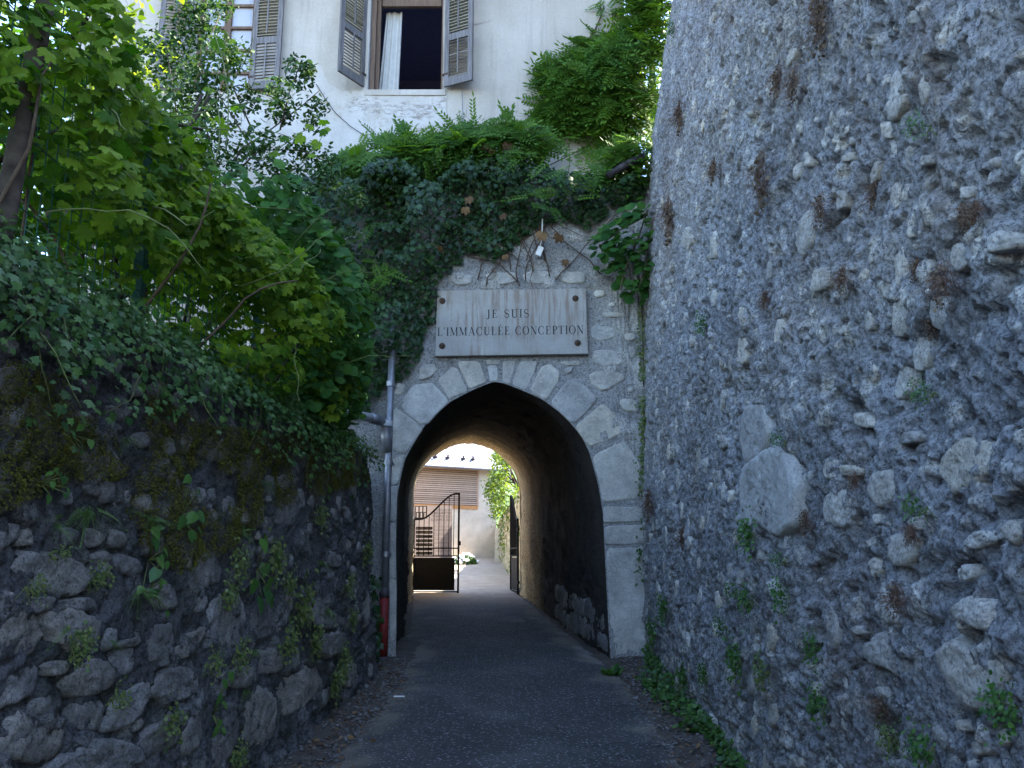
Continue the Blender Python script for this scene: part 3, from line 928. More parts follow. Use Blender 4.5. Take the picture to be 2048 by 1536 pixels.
# facade: rings from the arch outwards
cen = np.array([-0.1, 1.7])
x0, x1, z1 = -2.75, 1.95, 6.62
dirs = near - cen
with np.errstate(divide='ignore'):
    tx = np.where(dirs[:, 0] > 0, (x1 - cen[0]) / dirs[:, 0], (x0 - cen[0]) / dirs[:, 0])
    tz = np.where(dirs[:, 1] > 0, (z1 - cen[1]) / np.maximum(dirs[:, 1], 1e-6), 1e9)
tt = np.minimum(tx, tz)
outer = cen + dirs * tt[:, None]
NR = 150
rr = np.linspace(0, 1, NR)
GX = near[:, 0][:, None] * (1 - rr) + outer[:, 0][:, None] * rr
GZ = near[:, 1][:, None] * (1 - rr) + outer[:, 1][:, None] * rr
def hG(x, z, full=True):
    h = 0.05 * (fbm(x * 1.2, z * 1.2, 101, 3) - .5)
    if not full:
        return h
    f1, f2, idc = worley(x / .26 + .4 * fbm(x * 3, z * 3, 102, 2), z / .2, 103)
    up = sstep(4.3, 4.8, z) + sstep(1.0, 1.3, x) * sstep(2.6, 3.2, z)
    lump = sstep(.55, .25, f1) * np.clip(idc * 1.6 - .4, 0, 1) * np.clip(up, 0, 1)
    h = h + .03 * lump + .012 * (fbm(x * 14, z * 14, 104, 4) - .5) * (1 + up) + .006 * (fbm(x * 40, z * 40, 105, 2) - .5)
    h = h - .03 * sstep(.62, .72, fbm(x * 6, z * 7, 106, 4)) * np.clip(up, .15, 1)
    return h, np.clip(lump * 1.4, 0, 1)
def SG(u, v, h):
    return np.stack([u, YG - h + 0 * u, v], -1)
GH, GS = hG(GX, GZ)
GH = GH * np.minimum(1, 0.3 + rr[None, :] * 12)
P = SG(GX, GZ, GH).reshape(-1, 3)
me = raw_mesh('facade', P - np.array(gate.location), [grid_faces(NA, NR, True)])
attr(me, 'stone', GS.ravel())
link('facade', me, M['mortar_gate'], gate)
# vault
NT_ = 110
tv = np.linspace(0, 1, NT_) ** 1.15
ring = near[None] * (1 - tv[:, None, None]) + far[None] * tv[:, None, None]
cenv = ring.mean(1, keepdims=True)
nrm = cenv - ring
nrm[:, :, 1] *= .6
nrm /= np.linalg.norm(nrm, axis=2, keepdims=True)
s_arc = np.linspace(0, 8.0, NA)[None, :] + 0 * tv[:, None]
yv = (YG + (YF - YG) * tv)[:, None] + 0 * s_arc
hv, sv = hL(yv * .8 + 30, s_arc * .8)
hv = (hv - .02) * (0.35 + 0.65 * sstep(0.35, 0.9, yv - YG))
low = sstep(1.8, .6, ring[:, :, 1] - ground_z(yv))
hv = hv * (.6 + .9 * low)
hv = hv * sstep(0, .35, yv - YG)
VX = ring[:, :, 0] + nrm[:, :, 0] * hv
VZ = ring[:, :, 1] + nrm[:, :, 1] * hv
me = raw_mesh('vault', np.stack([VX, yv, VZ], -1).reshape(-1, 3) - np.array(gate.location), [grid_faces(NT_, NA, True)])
attr(me, 'stone', (np.clip(sstep(.50, .98, tv[:, None] + .25 * (fbm(yv * .9, s_arc * .9, 133, 4) - .5)), 0, 1) + 0 * sv).ravel())  # mask for the painted glow, rising towards the yard end of the passage
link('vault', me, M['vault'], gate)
# far face of the gateway and the ledge on top
b = MB()
outer2 = np.stack([np.clip(fx + (far[:, 0] - fx) * 3.4, -7, 2.2), np.clip(2.0 + (far[:, 1] - 2.0) * 3, 0, 6.6)], 1)
V = np.concatenate([np.stack([far[:, 0], np.full(NA, YF), far[:, 1]], 1), np.stack([outer2[:, 0], np.full(NA, YF), outer2[:, 1]], 1)])
i = np.arange(NA - 1)
part('rear_face', V, M['plaster'], gate, polys=[np.stack([i, i + 1, i + NA + 1, i + NA], 1)])
b = MB(); b.box(((x0 + x1) / 2, YG + .42, z1 - .06), (x1 - x0, .9, .1))
part('ledge', b, M['mortar_gate'], gate)
G1 = [
 [(135,965),(185,945),(360,1080),(300,1160),(240,1255),(140,1215)], [(215,895),(300,790),(425,770),(535,895),(465,965),(395,1045),(340,1045),(225,950)], [(465,755),(560,665),(600,680),(662,830),(600,855),(545,880)],
 [(595,625),(745,625),(795,765),(735,790),(682,812)], [(805,655),(868,650),(873,752),(840,758),(818,762)], [(790,612),(880,612),(880,642),(800,645)], [(908,622),(1000,622),(955,775),(905,762)],
 [(1015,650),(1035,625),(1138,625),(1128,680),(1072,818),(970,778)], [(1172,665),(1230,645),(1295,700),(1280,775),(1205,885),(1092,828)], [(1345,765),(1400,745),(1480,805),(1550,880),(1500,945),(1388,1050),(1235,905)],
 [(1405,1070),(1590,915),(1675,990),(1725,1105),(1640,1150),(1500,1205)],
 [(1490,690),(1735,695),(1745,760),(1600,835),(1510,795)], [(1505,372),(1665,385),(1685,450),(1600,490),(1508,478)], [(1512,545),(1690,545),(1735,640),(1600,665),(1515,630)], [(1730,432),(1810,425),(1812,480),(1745,488)],
 [(1690,885),(1815,875),(1835,975),(1720,965)], [(1295,622),(1440,618),(1448,650),(1330,658)], [(1755,805),(1798,800),(1800,838),(1765,838)], [(1565,285),(1735,292),(1748,318),(1605,330)], [(1625,222),(1678,222),(1678,248),(1628,250)],
 [(740,30),(1000,5),(1010,90),(760,110)], [(1040,10),(1250,5),(1270,90),(1050,95)], [(1300,10),(1470,15),(1480,95),(1320,90)], [(560,25),(700,30),(700,100),(560,110)], [(1525,140),(1600,135),(1600,185),(1530,190)],
 [(340,640),(480,640),(430,730),(330,760)], [(170,770),(250,780),(230,850),(165,860)], [(1320,680),(1380,650),(1385,690),(1340,715)], [(1760,520),(1815,520),(1820,600),(1765,610)]]
G2 = [
 [(1372,165),(1558,68),(1655,210),(1655,415),(1432,440),(1415,330)], [(1438,470),(1675,478),(1675,558),(1440,568)], [(1445,592),(1690,584),(1690,695),(1450,705)], [(1450,735),(1690,725),(1695,1435),(1490,1440),(1465,1000)],
 [(120,190),(215,150),(185,280),(172,330),(120,340)], [(120,350),(168,345),(160,560),(120,565)], [(120,580),(158,575),(158,900),(120,905)], [(120,920),(160,915),(160,1280),(125,1300)]]
gi = 0
for lst, sc, ox, oy in ((G1, 600 / 2048, 740, 540), (G2, 600 / 1843, 740, 860)):
    for k, pts in enumerate(lst):
        poly = np.array([at_y(x, y, YG)[[0, 2]] for x, y in A(pts, sc, ox, oy)])
        c = poly.mean(0)
        bh = float(hG(c[:1], c[1:], False)[0])
        vo = (lst is G1 and k < 11) or (lst is G2)
        add_stone(gate, poly, SG, bh, .012 if vo else .02, M['stone_gate'], 1500 + gi, n=30, rough=.35 if vo else .8, sharp=vo, name='voussoir' if (lst is G1 and k < 11) else 'stone')
        gi += 1
# rubble showing at the foot of the passage wall
k = 0
for tt_ in np.linspace(.03, .42, 12):
    for row in range(2):
        v0 = 0.14 + .3 * row + random.uniform(-.05, .05)
        y_ = YG + (YF - YG) * (tt_ + .012 * row)
        xw = near[-1, 0] * (1 - tt_) + far[-1, 0] * tt_
        gzv = float(ground_z(y_))
        poly = blob(y_, gzv + v0, random.uniform(.2, .34), random.uniform(.13, .19), 8)
        add_stone(gate, poly, lambda u, v, h: np.stack([np.interp(u, [YG, YF], [near[-1, 0], far[-1, 0]]) - h + .006, u, v], -1), 0.0, random.uniform(.02, .035), M['stone_left'], 1700 + k)
        k += 1

# ---------------------------------------------------------------- house above the gateway
YH = 11.3
house = thing('old_house', 'old plastered house with louvred shutters above the stone gateway', 'house', (-2.4, YH, 2.5))
HX0, HX1, HZ0, HZ1 = -6.6, 1.72, 2.4, 10.9
wl = at_y(735, 180, YH); wr = at_y(884, 180, YH)
W1 = (wl[0], wr[0], wl[2], wl[2] + 1.95)
wl2 = at_y(378, 186, YH); wr2 = at_y(498, 186, YH)
W2 = (wl2[0], wr2[0], wl2[2], wl2[2] + 1.95)
def edges_grid(lo, hi, step, stops):
    pts = [lo] + sorted(stops) + [hi]
    out = []
    for a_, b_ in zip(pts[:-1], pts[1:]):
        n_ = max(1, int(round((b_ - a_) / step)))
        out += list(np.linspace(a_, b_, n_, endpoint=False))
    return np.array(out + [hi])
gxs = edges_grid(HX0, HX1, .042, [W1[0], W1[1], W2[0], W2[1]])
gzs = edges_grid(HZ0, HZ1, .042, sorted({round(v_, 5) for v_ in (W1[2], W1[3], W2[2], W2[3])}))
FX, FZ = np.meshgrid(gxs, gzs, indexing='ij')
def px_of(X, Y, Z):
    c_, s_ = math.cos(PITCH), math.sin(PITCH)
    dep = Y * c_ + (Z - CAMZ) * s_
    up = -Y * s_ + (Z - CAMZ) * c_
    return 1024 + FPX * X / dep, 768 - FPX * up / dep
patch_poly = [at_y(x, y, YH)[[0, 2]] for x, y in [(330,185),(380,190),(505,180),(520,180),(560,178),(592,125),(610,113),(650,135),(655,170),(700,185),(720,182),(892,182),(890,250),(832,258),(820,330),(300,340)]]
peel_poly = [at_y(x, y, YH)[[0, 2]] for x, y in [(700,195),(730,190),(800,205),(860,205),(895,190),(890,215),(850,240),(780,230),(700,222)]]
wx, wz = FX + .12 * (fbm(FX * 5, FZ * 5, 111, 4) - .5), FZ + .12 * (fbm(FX * 5, FZ * 5, 112, 4) - .5)
patch = in_poly(patch_poly, wx, wz).astype(float) * (.45 + .55 * sstep(.35, .6, fbm(FX * 2.5, FZ * 2.5, 113, 4)))
px_ = in_poly(peel_poly, wx, wz).astype(float)
FH = 0.03 * (fbm(FX * .7, FZ * .7, 116, 3) - .5) + 0.01 * (fbm(FX * 5, FZ * 5, 117, 4) - .5) + .012 * patch * (fbm(FX * 14, FZ * 14, 118, 3)) - .008 * px_
V = np.stack([FX, YH - FH, FZ], -1).reshape(-1, 3) - np.array(house.location)
Q = grid_faces(len(gxs), len(gzs), True)
cx_ = FX.ravel()[Q].mean(1); cz_ = FZ.ravel()[Q].mean(1)
keep = ~((cx_ > x0 + .1) & (cz_ < z1 - .3))
for w in (W1, W2):
    keep &= ~((cx_ > w[0]) & (cx_ < w[1]) & (cz_ > w[2]) & (cz_ < w[3]))
me = raw_mesh('plaster_wall', V, [Q[keep]])
attr(me, 'patch', patch.ravel()); attr(me, 'peel', px_.ravel())
link('plaster_wall', me, M['plaster'], house)
b = MB()   # remaining outer walls
b.box((HX1 - .15, 15.86, 6.6), (.3, 9.0, 8.5)); b.box((HX0 + .15, 15.86, 5.6), (.3, 9.0, 10.5))
b.box(((HX0 + HX1) / 2, 20.2, 8.0), (HX1 - HX0, .3, 5.7))
part('outer_wall', b, M['plaster'], house)
b = MB()
V = np.array([[HX0 - .5, YH - .55, HZ1 - .02], [HX1 + .4, YH - .55, HZ1 - .02], [HX1 + .4, 15.8, HZ1 + 2.2], [HX0 - .5, 15.8, HZ1 + 2.2], [HX1 + .4, 20.9, HZ1], [HX0 - .5, 20.9, HZ1]])
V = np.vstack([V, V + [0, 0, .16]])
b.add(V, [[[0, 1, 2, 3], [3, 2, 4, 5], [7, 6, 9, 8], [8, 9, 11, 10], [0, 6, 7, 1], [5, 4, 10, 11], [0, 3, 9, 6], [3, 5, 11, 9], [1, 7, 8, 2], [2, 8, 10, 4]]])
part('roof', b, M['shutter'], house)

def window_reveal(w, depth=.26):
    b = MB()
    x_0, x_1, z_0, z_1 = w
    # side reveals, sill and head, each butted behind the plaster edge
    y0_, y1_ = YH - .004, YH + depth
    def quad(p):
        b.add(p, [[[0, 1, 2, 3]]])
    quad([(x_0, y0_, z_0), (x_0, y1_, z_0), (x_0, y1_, z_1), (x_0, y0_, z_1)])
    quad([(x_1, y0_, z_0), (x_1, y0_, z_1), (x_1, y1_, z_1), (x_1, y1_, z_0)])
    quad([(x_0, y0_, z_1), (x_0, y1_, z_1), (x_1, y1_, z_1), (x_1, y0_, z_1)])
    return part('window_reveal', b, M['white_wood'], house)
window_reveal(W1); window_reveal(W2)
b = MB(); b.box(((W1[0] + W1[1]) / 2, YH + .13, W1[2] - .045), (W1[1] - W1[0] + .10, .29, .09))
part('window_sill', b, M['plaster'], house)
b = MB(); b.box(((W2[0] + W2[1]) / 2, YH + .13, W2[2] - .045), (W2[1] - W2[0] + .10, .29, .09))
part('window_sill', b, M['plaster'], house)
# dark room behind both windows (five inner faces)
for w, dep in ((W1, 3.4), (W2, 1.2)):
    b = MB()
    x_0, x_1, z_0, z_1 = w[0] - .5, w[1] + .5, w[2] - .6, w[3] + .3
    ya, yb = YH + .27, YH + dep
    b.add([(x_0, ya, z_0), (x_1, ya, z_0), (x_1, ya, z_1), (x_0, ya, z_1), (x_0, yb, z_0), (x_1, yb, z_0), (x_1, yb, z_1), (x_0, yb, z_1)],
          [[[4, 5, 6, 7], [0, 4, 7, 3], [1, 2, 6, 5], [3, 7, 6, 2], [0, 1, 5, 4]]])
    part('room', b, M['dark_room'], house)
# wooden frame of the open window: side post at the left, head bar and the opened sash edge
b = MB()
x_0, x_1, z_0, z_1 = W1
b.box((x_0 + .045, YH + .12, (z_0 + z_1) / 2), (.07, .09, z_1 - z_0))
b.box((x_0 + .108, YH + .20, (z_0 + z_1) / 2), (.05, .07, z_1 - z_0 - .02))
b.box((x_1 - .02, YH + .2, (z_0 + z_1) / 2), (.03, .06, z_1 - z_0))
b.box(((x_0 + x_1) / 2 + .05, YH + .2, z_0 + 1.74), (x_1 - x_0 - .2, .06, .40))
wf = part('window', b, M['window_wood'], house)
# closed casement window at the left: frame, two sashes, panes, net curtain behind
x_0, x_1, z_0, z_1 = W2
b = MB()
xm = (x_0 + x_1) / 2
for xx, ww in ((x_0 + .035, .07), (xm, .10), (x_1 - .035, .07)):
    b.box((xx, YH + .17, (z_0 + z_1) / 2), (ww, .07, z_1 - z_0))
rows = [z_0 + .04 + kk * .385 for kk in range(6)]
wf = part('window', b, M['window_wood'], house)
for kk, zz in enumerate(rows):
    for xa, xb in ((x_0 + .07, xm - .05), (xm + .05, x_1 - .07)):
        b = MB(); b.box(((xa + xb) / 2, YH + .165, min(zz, z_1 - .03)), (xb - xa, .05, .075 if kk == 0 else .042))
        part('glazing_bar', b, M['window_wood'], wf)
for kk in range(5):
    for xa, xb in ((x_0 + .07, xm - .05), (xm + .05, x_1 - .07)):
        za, zb = rows[kk] + .022, min(rows[kk + 1] - .02, z_1 - .01)
        if zb > za:
            b = MB(); b.box(((xa + xb) / 2, YH + .185, (za + zb) / 2), (xb - xa - .004, .006, zb - za - .004))
            part('pane', b, M['glass'], wf)

def wavy(x_0, x_1, y_, z_0, z_1, amp, waves, lean=0.0):
    n_ = 60
    t = np.linspace(0, 1, n_)
    zz = np.linspace(0, 1, 14)
    X = x_0 + (x_1 - x_0) * t[:, None] * (1 - .22 * zz[None, :]) + lean * zz[None, :]
    Y = y_ + amp * np.sin(t * waves * 2 * math.pi + 1.3 * np.sin(t * 5))[:, None] * (1 - .3 * zz[None, :])
    Z = z_0 + (z_1 - z_0) * zz[None, :] + 0 * X
    return np.stack([X, Y, Z], -1).reshape(-1, 3), grid_faces(n_, 14)
V, Q = wavy(x_0 + .02, x_1 - .02, YH + .30, z_0 - .1, z_1, .02, 9)
c_ = thing('net_curtain', 'white net curtain behind the panes of the closed window', 'curtain', (xm, YH + .3, z_0))
part('curtain_cloth', V, M['net_curtain'], c_, smooth=True, polys=[Q])
cl, cr = at_y(757, 180, YH + .3), at_y(793, 180, YH + .3)
c_ = thing('long_curtain', 'pale pleated curtain hanging in the open window', 'curtain', (cl[0], YH + .32, W1[2]))
V, Q = wavy(cl[0] - .02, cr[0] + .02, YH + .34, W1[2] - .15, W1[2] + 1.55, .022, 3.2, .10)
part('curtain_cloth', V, M['curtain'], c_, smooth=True, polys=[Q])

def shutter(hinge, w, ang, zh, side, label_pose):
    """louvred shutter leaf; local x runs away from the hinge"""
    o_ = bpy.data.objects.new('shutter', None)
    b = MB(); st = .075; th = .038
    H_ = zh
    b.box((st / 2, 0, H_ / 2), (st, th, H_)); b.box((w - st / 2, 0, H_ / 2), (st, th, H_))
    for zc, hh in ((.06, .12), (.80, .11), (H_ - .05, .1)):
        b.box((w / 2, 0, zc), (w - 2 * st, th - .004, hh))
    me_ = b.mesh('shutter')
    o_ = bpy.data.objects.new('shutter', me_); COL.objects.link(o_)
    me_.materials.append(M['shutter'])
    o_.parent = house
    o_.location = np.array(hinge) - np.array(house.location)
    o_.rotation_euler = (0, 0, ang)
    rods = MB()
    for z_a, z_b, lower in ((.12, .745, True), (.855, H_ - .1, False)):
        n_ = int((z_b - z_a) / .052)
        for q in range(n_):
            zc = z_a + (q + .5) * (z_b - z_a) / n_
            bb = MB()
            pose = label_pose[0] if lower else label_pose[1]
            tl = math.radians(pose + random.uniform(-5, 5))
            if random.random() < .06:
                tl += .5
            R_ = [[1, 0, 0], [0, math.cos(tl), -math.sin(tl)], [0, math.sin(tl), math.cos(tl)]]
            bb.box((0, 0, 0), (w - 2 * st - .004, .007, .056), R_)
            s_ = link('slat', bb.mesh('slat'), M['slat'] if lower else M['slat_pale'], o_)
            s_.location = (w / 2, 0, zc)
        rods.box((w / 2, side * .032, (z_a + z_b) / 2 + .02), (.02, .014, (z_b - z_a) * .94))
    link('tilt_rod', rods.mesh('tilt_rod'), M['shutter'], o_)
    for zc in (.2, H_ - .25):
        bb = MB(); bb.box((.02, 0, zc), (.09, .05, .03))
        link('hinge', bb.mesh('hinge'), M['rosette'], o_)
    return o_
zs = W1[2] + .01
shutter((W1[0] - .05, YH - .06, zs), .52, math.pi + math.radians(56), 1.9, 1, (62, 74))
shutter((W1[1] + .04, YH - .06, zs), .47, -math.radians(24), 1.9, -1, (-60, -80))
shutter((W2[1] + .02, YH - .06, W2[2] + .02), .46, -math.radians(7), 1.9, -1, (-22, -78))
shutter((W2[0] - .02, YH - .06, W2[2] + .02), .46, math.pi + math.radians(10), 1.9, 1, (25, 70))
# ---------------------------------------------------------------- lettering with serifs
def strip(mb, pts, w, plane):
    """pts (n,2), w (n,) -> flat raised strip; plane maps (x, z, h) to world"""
    pts = np.asarray(pts, float); w = np.broadcast_to(np.asarray(w, float), (len(pts),))
    t = np.gradient(pts, axis=0); t /= np.linalg.norm(t, axis=1)[:, None] + 1e-9
    nn = np.stack([-t[:, 1], t[:, 0]], 1)
    a_, b_ = pts + nn * w[:, None] / 2, pts - nn * w[:, None] / 2
    n = len(pts)
    V = np.concatenate([plane(a_[:, 0], a_[:, 1], .0015), plane(b_[:, 0], b_[:, 1], .0015)])
    i = np.arange(n - 1)
    mb.add(V, [np.stack([i, i + n, i + n + 1, i + 1], 1)])
def arc(cx, cy, rx, ry, a0, a1, n=22):
    a = np.radians(np.linspace(a0, a1, n))
    return np.stack([cx + rx * np.cos(a), cy + ry * np.sin(a)], 1), a
K, H_ = .135, .045
def glyph(ch):
    S = []
    def V(x, y0=0, y1=1, w=K): S.append(([(x, y0), (x, y1)], w))
    def Hh(x0, x1, y, w=H_): S.append(([(x0, y), (x1, y)], w))
    def D(a, b, w): S.append(([a, b], w))
    def serif(x, y, h=.13): Hh(x - h, x + h, y + (H_ / 2 if y < .5 else -H_ / 2))
    def curve(cx, cy, rx, ry, a0, a1, inv=False):
        p, a = arc(cx, cy, rx, ry, a0, a1)
        S.append((p, H_ + (K * 1.05 - H_) * np.abs(np.cos(a)) ** 1.5))
    if ch == 'I': V(.16); serif(.16, 0, .15); serif(.16, 1, .15); return S, .32
    if ch == 'L': V(.2); serif(.2, 1, .17); Hh(.04, .62, H_ / 2); D((.6, 0), (.63, .24), H_); return S, .66
    if ch in 'EÉ':
        V(.2); Hh(.04, .62, H_ / 2); Hh(.04, .6, 1 - H_ / 2); Hh(.2, .45, .52); D((.6, 0), (.64, .24), H_); D((.58, 1), (.6, .78), H_); D((.45, .42), (.45, .62), H_)
        if ch == 'É': D((.28, 1.1), (.44, 1.3), .07)
        return S, .68
    if ch == 'T': V(.36); serif(.36, 0, .17); Hh(.02, .7, 1 - H_ / 2); D((.03, 1), (0, .76), H_); D((.69, 1), (.72, .76), H_); return S, .72
    if ch == 'J': V(.26, .1, 1); serif(.26, 1, .17); p, a = arc(.12, .1, .14, .2, 0, -150, 14); S.append((p, np.linspace(K, .05, 14))); return S, .42
    if ch == 'U': V(.2, .3, 1); serif(.2, 1, .17); V(.66, .3, 1, H_ * 1.2); serif(.66, 1, .13); p, a = arc(.43, .3, .23, .28, 180, 360, 24); S.append((p, np.linspace(K, H_ * 1.2, 24))); return S, .82
    if ch == 'M': V(.12, 0, 1, H_); serif(.12, 0, .11); Hh(0, .18, 1 - H_ / 2); D((.15, 1), (.48, .06), K); D((.48, .06), (.82, 1), H_); V(.84, 0, 1); serif(.84, 0, .15); Hh(.8, 1.0, 1 - H_ / 2); return S, 1.0
    if ch == 'N': V(.13, 0, 1, H_); serif(.13, 0, .12); Hh(0, .2, 1 - H_ / 2); D((.16, .98), (.7, .04), K); V(.72, 0, 1, H_); serif(.72, 1, .12); return S, .84
    if ch == 'A': D((.12, 0), (.42, .98), H_); D((.40, 1), (.74, 0), K); Hh(.2, .6, .34); serif(.12, 0, .11); serif(.74, 0, .15); return S, .86
    if ch == 'C': curve(.42, .5, .36, .5, 48, 312); D((.67, .9), (.7, .66), H_); D((.67, .1), (.7, .3), H_); return S, .76
    if ch == 'O': curve(.42, .5, .36, .5, 0, 360); return S, .84
    if ch == 'P': V(.2); serif(.2, 0, .17); Hh(.04, .4, 1 - H_ / 2); Hh(.2, .4, .48); p, a = arc(.38, .74, .24, .25, 90, -90, 16); S.append((p, H_ + (K - H_) * np.abs(np.cos(a)))); return S, .66
    if ch == 'S':
        p1, a1 = arc(.3, .74, .22, .24, 30, 270, 18); p2, a2 = arc(.3, .25, .24, .25, 90, -150, 18)
        w = np.concatenate([np.linspace(.05, .08, 10), np.linspace(.08, K, 8), np.linspace(K, .08, 8), np.linspace(.08, .05, 10)])
        S.append((np.concatenate([p1, p2]), w)); D((.5, .9), (.52, .7), H_); D((.06, .1), (.04, .32), H_); return S, .6
    if ch == "'": D((.1, 1.02), (.06, .78), .08); return S, .2
    return S, .42
def write_line(mb, text, x0, x1, z, hgt, plane):
    gl = [glyph(c) for c in text]
    sp = .16
    tot = sum(g[1] for g in gl) + sp * (len(gl) - 1)
    k = (x1 - x0) / tot
    x = x0
    for S, w in gl:
        for pts, ww in S:
            pts = np.asarray(pts, float)
            strip(mb, np.stack([x + pts[:, 0] * k, z + pts[:, 1] * hgt], 1), np.asarray(ww) * (k + hgt) / 2, plane)
        x += (w + sp) * k

# ---------------------------------------------------------------- marble plaque
YP = YG - .075
corn = [at_y(862, 713, YP), at_y(1178, 708, YP), at_y(1172, 576, YP), at_y(879, 584, YP)]
pc = np.mean(corn, 0)
pw = (np.linalg.norm(corn[1] - corn[0]) + np.linalg.norm(corn[2] - corn[3])) / 2
ph = (np.linalg.norm(corn[3] - corn[0]) + np.linalg.norm(corn[2] - corn[1])) / 2
tilt = math.radians(0.9)
def plaq(x, z, h):
    """x, z measured from the plaque's centre, h out of its face"""
    x, z = np.asarray(x, float), np.asarray(z, float)
    return np.stack([pc[0] + x * math.cos(tilt) - z * math.sin(tilt) * .4, YP - .022 - h + 0 * x, pc[2] + z + x * math.sin(tilt)], -1)
def marble():
    k = NT('stained_marble')
    c = k.ramp(k.noise(2.2, 5, .6), [(.3, (.265, .25, .228)), (.7, (.345, .33, .305))])
    streak = k.noise(6, 5, .65, vec=k.pos((3, 1, .25)))
    zone = k.ramp(k.noise(1.7, 3), [(.42, 0.0), (.54, 1.0)])
    c = k.mix(k.math('MULTIPLY', k.ramp(streak, [(.45, 0.0), (.60, .75)]), zone), c, (.185, .125, .09))
    vein = k.noise(5, 6, .7, vec=k.pos((.6, 1, 2.2)), dist=1.2)
    c = k.mix(k.ramp(vein, [(.485, 0.0), (.5, .55), (.515, 0.0)]), c, (.19, .18, .18))
    pale = k.noise(9, 5, .7, vec=k.pos((3.5, 1, .18)))
    c = k.mix(k.ramp(pale, [(.6, 0.0), (.7, .6)]), c, (.46, .43, .40))
    k.color(c)
    k.p.inputs['Roughness'].default_value = .55
    k.normal(k.bump(k.noise(60, 5), .12, .003))
    return k.m
M['marble'] = marble()
plaque = thing('marble_plaque', 'grey marble plaque engraved JE SUIS L\'IMMACULÉE CONCEPTION above the arch', 'plaque', tuple(pc))
e = .008
fr = [(-pw / 2, -ph / 2), (pw / 2, -ph / 2), (pw / 2 - .012, ph / 2), (-pw / 2 + .025, ph / 2)]
b = MB()
V = np.concatenate([plaq([p_[0] * (1 - s_) for p_ in fr], [p_[1] * (1 - 2 * s_) for p_ in fr], h_) for s_, h_ in ((0, -.075), (0, -e), (.006, 0.0))])
i = np.arange(4); j = (i + 1) % 4
b.add(V, [np.concatenate([np.stack([i, j, j + 4, i + 4], 1), np.stack([i + 4, j + 4, j + 8, i + 8], 1), [[8, 9, 10, 11]]])])
part('slab', b, M['marble'], plaque)
def p_px(px, py):
    w_ = at_y(px, py, YP - .022)
    dx = w_[0] - pc[0]
    return dx, w_[2] - pc[2] - dx * math.sin(tilt)
b = MB()
(xa, za), (xb, zb) = p_px(973, 636), p_px(1058, 635)
write_line(b, 'JE SUIS', xa, xb, (za + zb) / 2, 18 / 160, plaq)
part('lettering', b, M['ink'], plaque)
b = MB()
(xa, za), (xb, zb) = p_px(874, 671.5), p_px(1167, 668)
write_line(b, "L'IMMACULÉE CONCEPTION", xa, xb, (za + zb) / 2, 18 / 160, plaq)
part('lettering', b, M['ink'], plaque)
for bx_, by_ in ((885, 602), (1151, 597), (884, 692), (1155, 686)):
    x_, z_ = p_px(bx_, by_)
    n = 48
    th = np.arange(n) * 2 * math.pi / n
    rings = [(.040, 0, 1), (.040, .008, 1), (.030, .016, .8), (.022, .012, 0), (.017, .022, 0), (.008, .026, 0)]
    V = []
    for r_, h_, pet in rings:
        rr_ = r_ * (1 + .13 * pet * np.abs(np.cos(4 * th)) - .06 * pet)
        V.append(plaq(x_ + rr_ * np.cos(th), z_ + rr_ * np.sin(th), h_))
    V.append(plaq([x_], [z_], .027))
    V = np.concatenate(V); i = np.arange(n); j = (i + 1) % n
    Q = np.concatenate([np.stack([q * n + i, q * n + j, (q + 1) * n + j, (q + 1) * n + i], 1) for q in range(5)])
    part('rosette_bolt', V, M['rosette'], plaque, smooth=True, polys=[Q, np.stack([5 * n + i, 5 * n + j, np.full(n, 6 * n)], 1)])

# ---------------------------------------------------------------- downpipe and side pipe
YD = 10.22
dp = [at_y(772, 640, YD), at_y(769, 1186, YD), at_y(769, 1345, YD)]
px0 = dp[1][0]
pipe = thing('downpipe', 'grey zinc downpipe with a dark red foot beside the arch', 'downpipe', (px0, YD, .32))
b = MB(); b.tube([(px0, YD, dp[1][2] + .01), (px0, YD, dp[1][2] + 1.2), (px0 + .004, YD, dp[0][2] + .12)], .044, 16)
part('zinc_tube', b, M['zinc'], pipe, smooth=True)
b = MB(); b.tube([(px0, YD, .36), (px0, YD, dp[1][2] - .05)], .058, 16)
part('red_tube', b, M['red_iron'], pipe, smooth=True)
b = MB(); b.tube([(px0, YD, dp[1][2] - .05), (px0, YD, dp[1][2] + .0), (px0, YD, dp[1][2] + .06)], [.062, .062, .05], 16)
b.tube([(px0, YD, .28), (px0, YD, .40)], .066, 16)
part('iron_joint', b, M['dark_iron'], pipe, smooth=True)
for py_, r_ in ((768, .056), (924, .056), (1108, .052)):
    z_ = at_y(769, py_, YD)[2]
    b = MB(); b.tube([(px0, YD, z_ - .03), (px0, YD, z_ + .03)], r_, 16); b.box((px0 + .02, YD + .14, z_), (.03, .24, .03))
    part('collar', b, M['zinc'], pipe)
sp = thing('overflow_pipe', 'pale grey overflow pipe from the garden wall into the downpipe', 'pipe', tuple(at_y(690, 828, 9.4)))
q0, q1 = at_y(688, 824, 9.55), at_y(742, 836, 10.0)
zj = at_y(766, 845, 10.1)[2]
b = MB(); b.tube([q0 + (q0 - q1) * .6, q0, q1], .055, 14)
part('pipe_tube', b, M['pvc'], sp, smooth=True)
b = MB(); b.tube([q1 - (q1 - q0) * .02, q1 * .6 + np.array([px0 - .06, YD, q1[2] - .01]) * .4, (px0 - .05, YD - .02, zj), (px0 - .035, YD - .02, zj - .16), (px0 - .005, YD - .01, zj - .36)], [.064, .066, .07, .07, .05], 14)
part('elbow', b, M['zinc'], sp, smooth=True)
b = MB(); b.tube([(px0 - .045, YD - .02, zj - .03), (px0 - .04, YD - .02, zj + .04)], .085, 16)
part('pipe_collar', b, M['pvc'], sp)

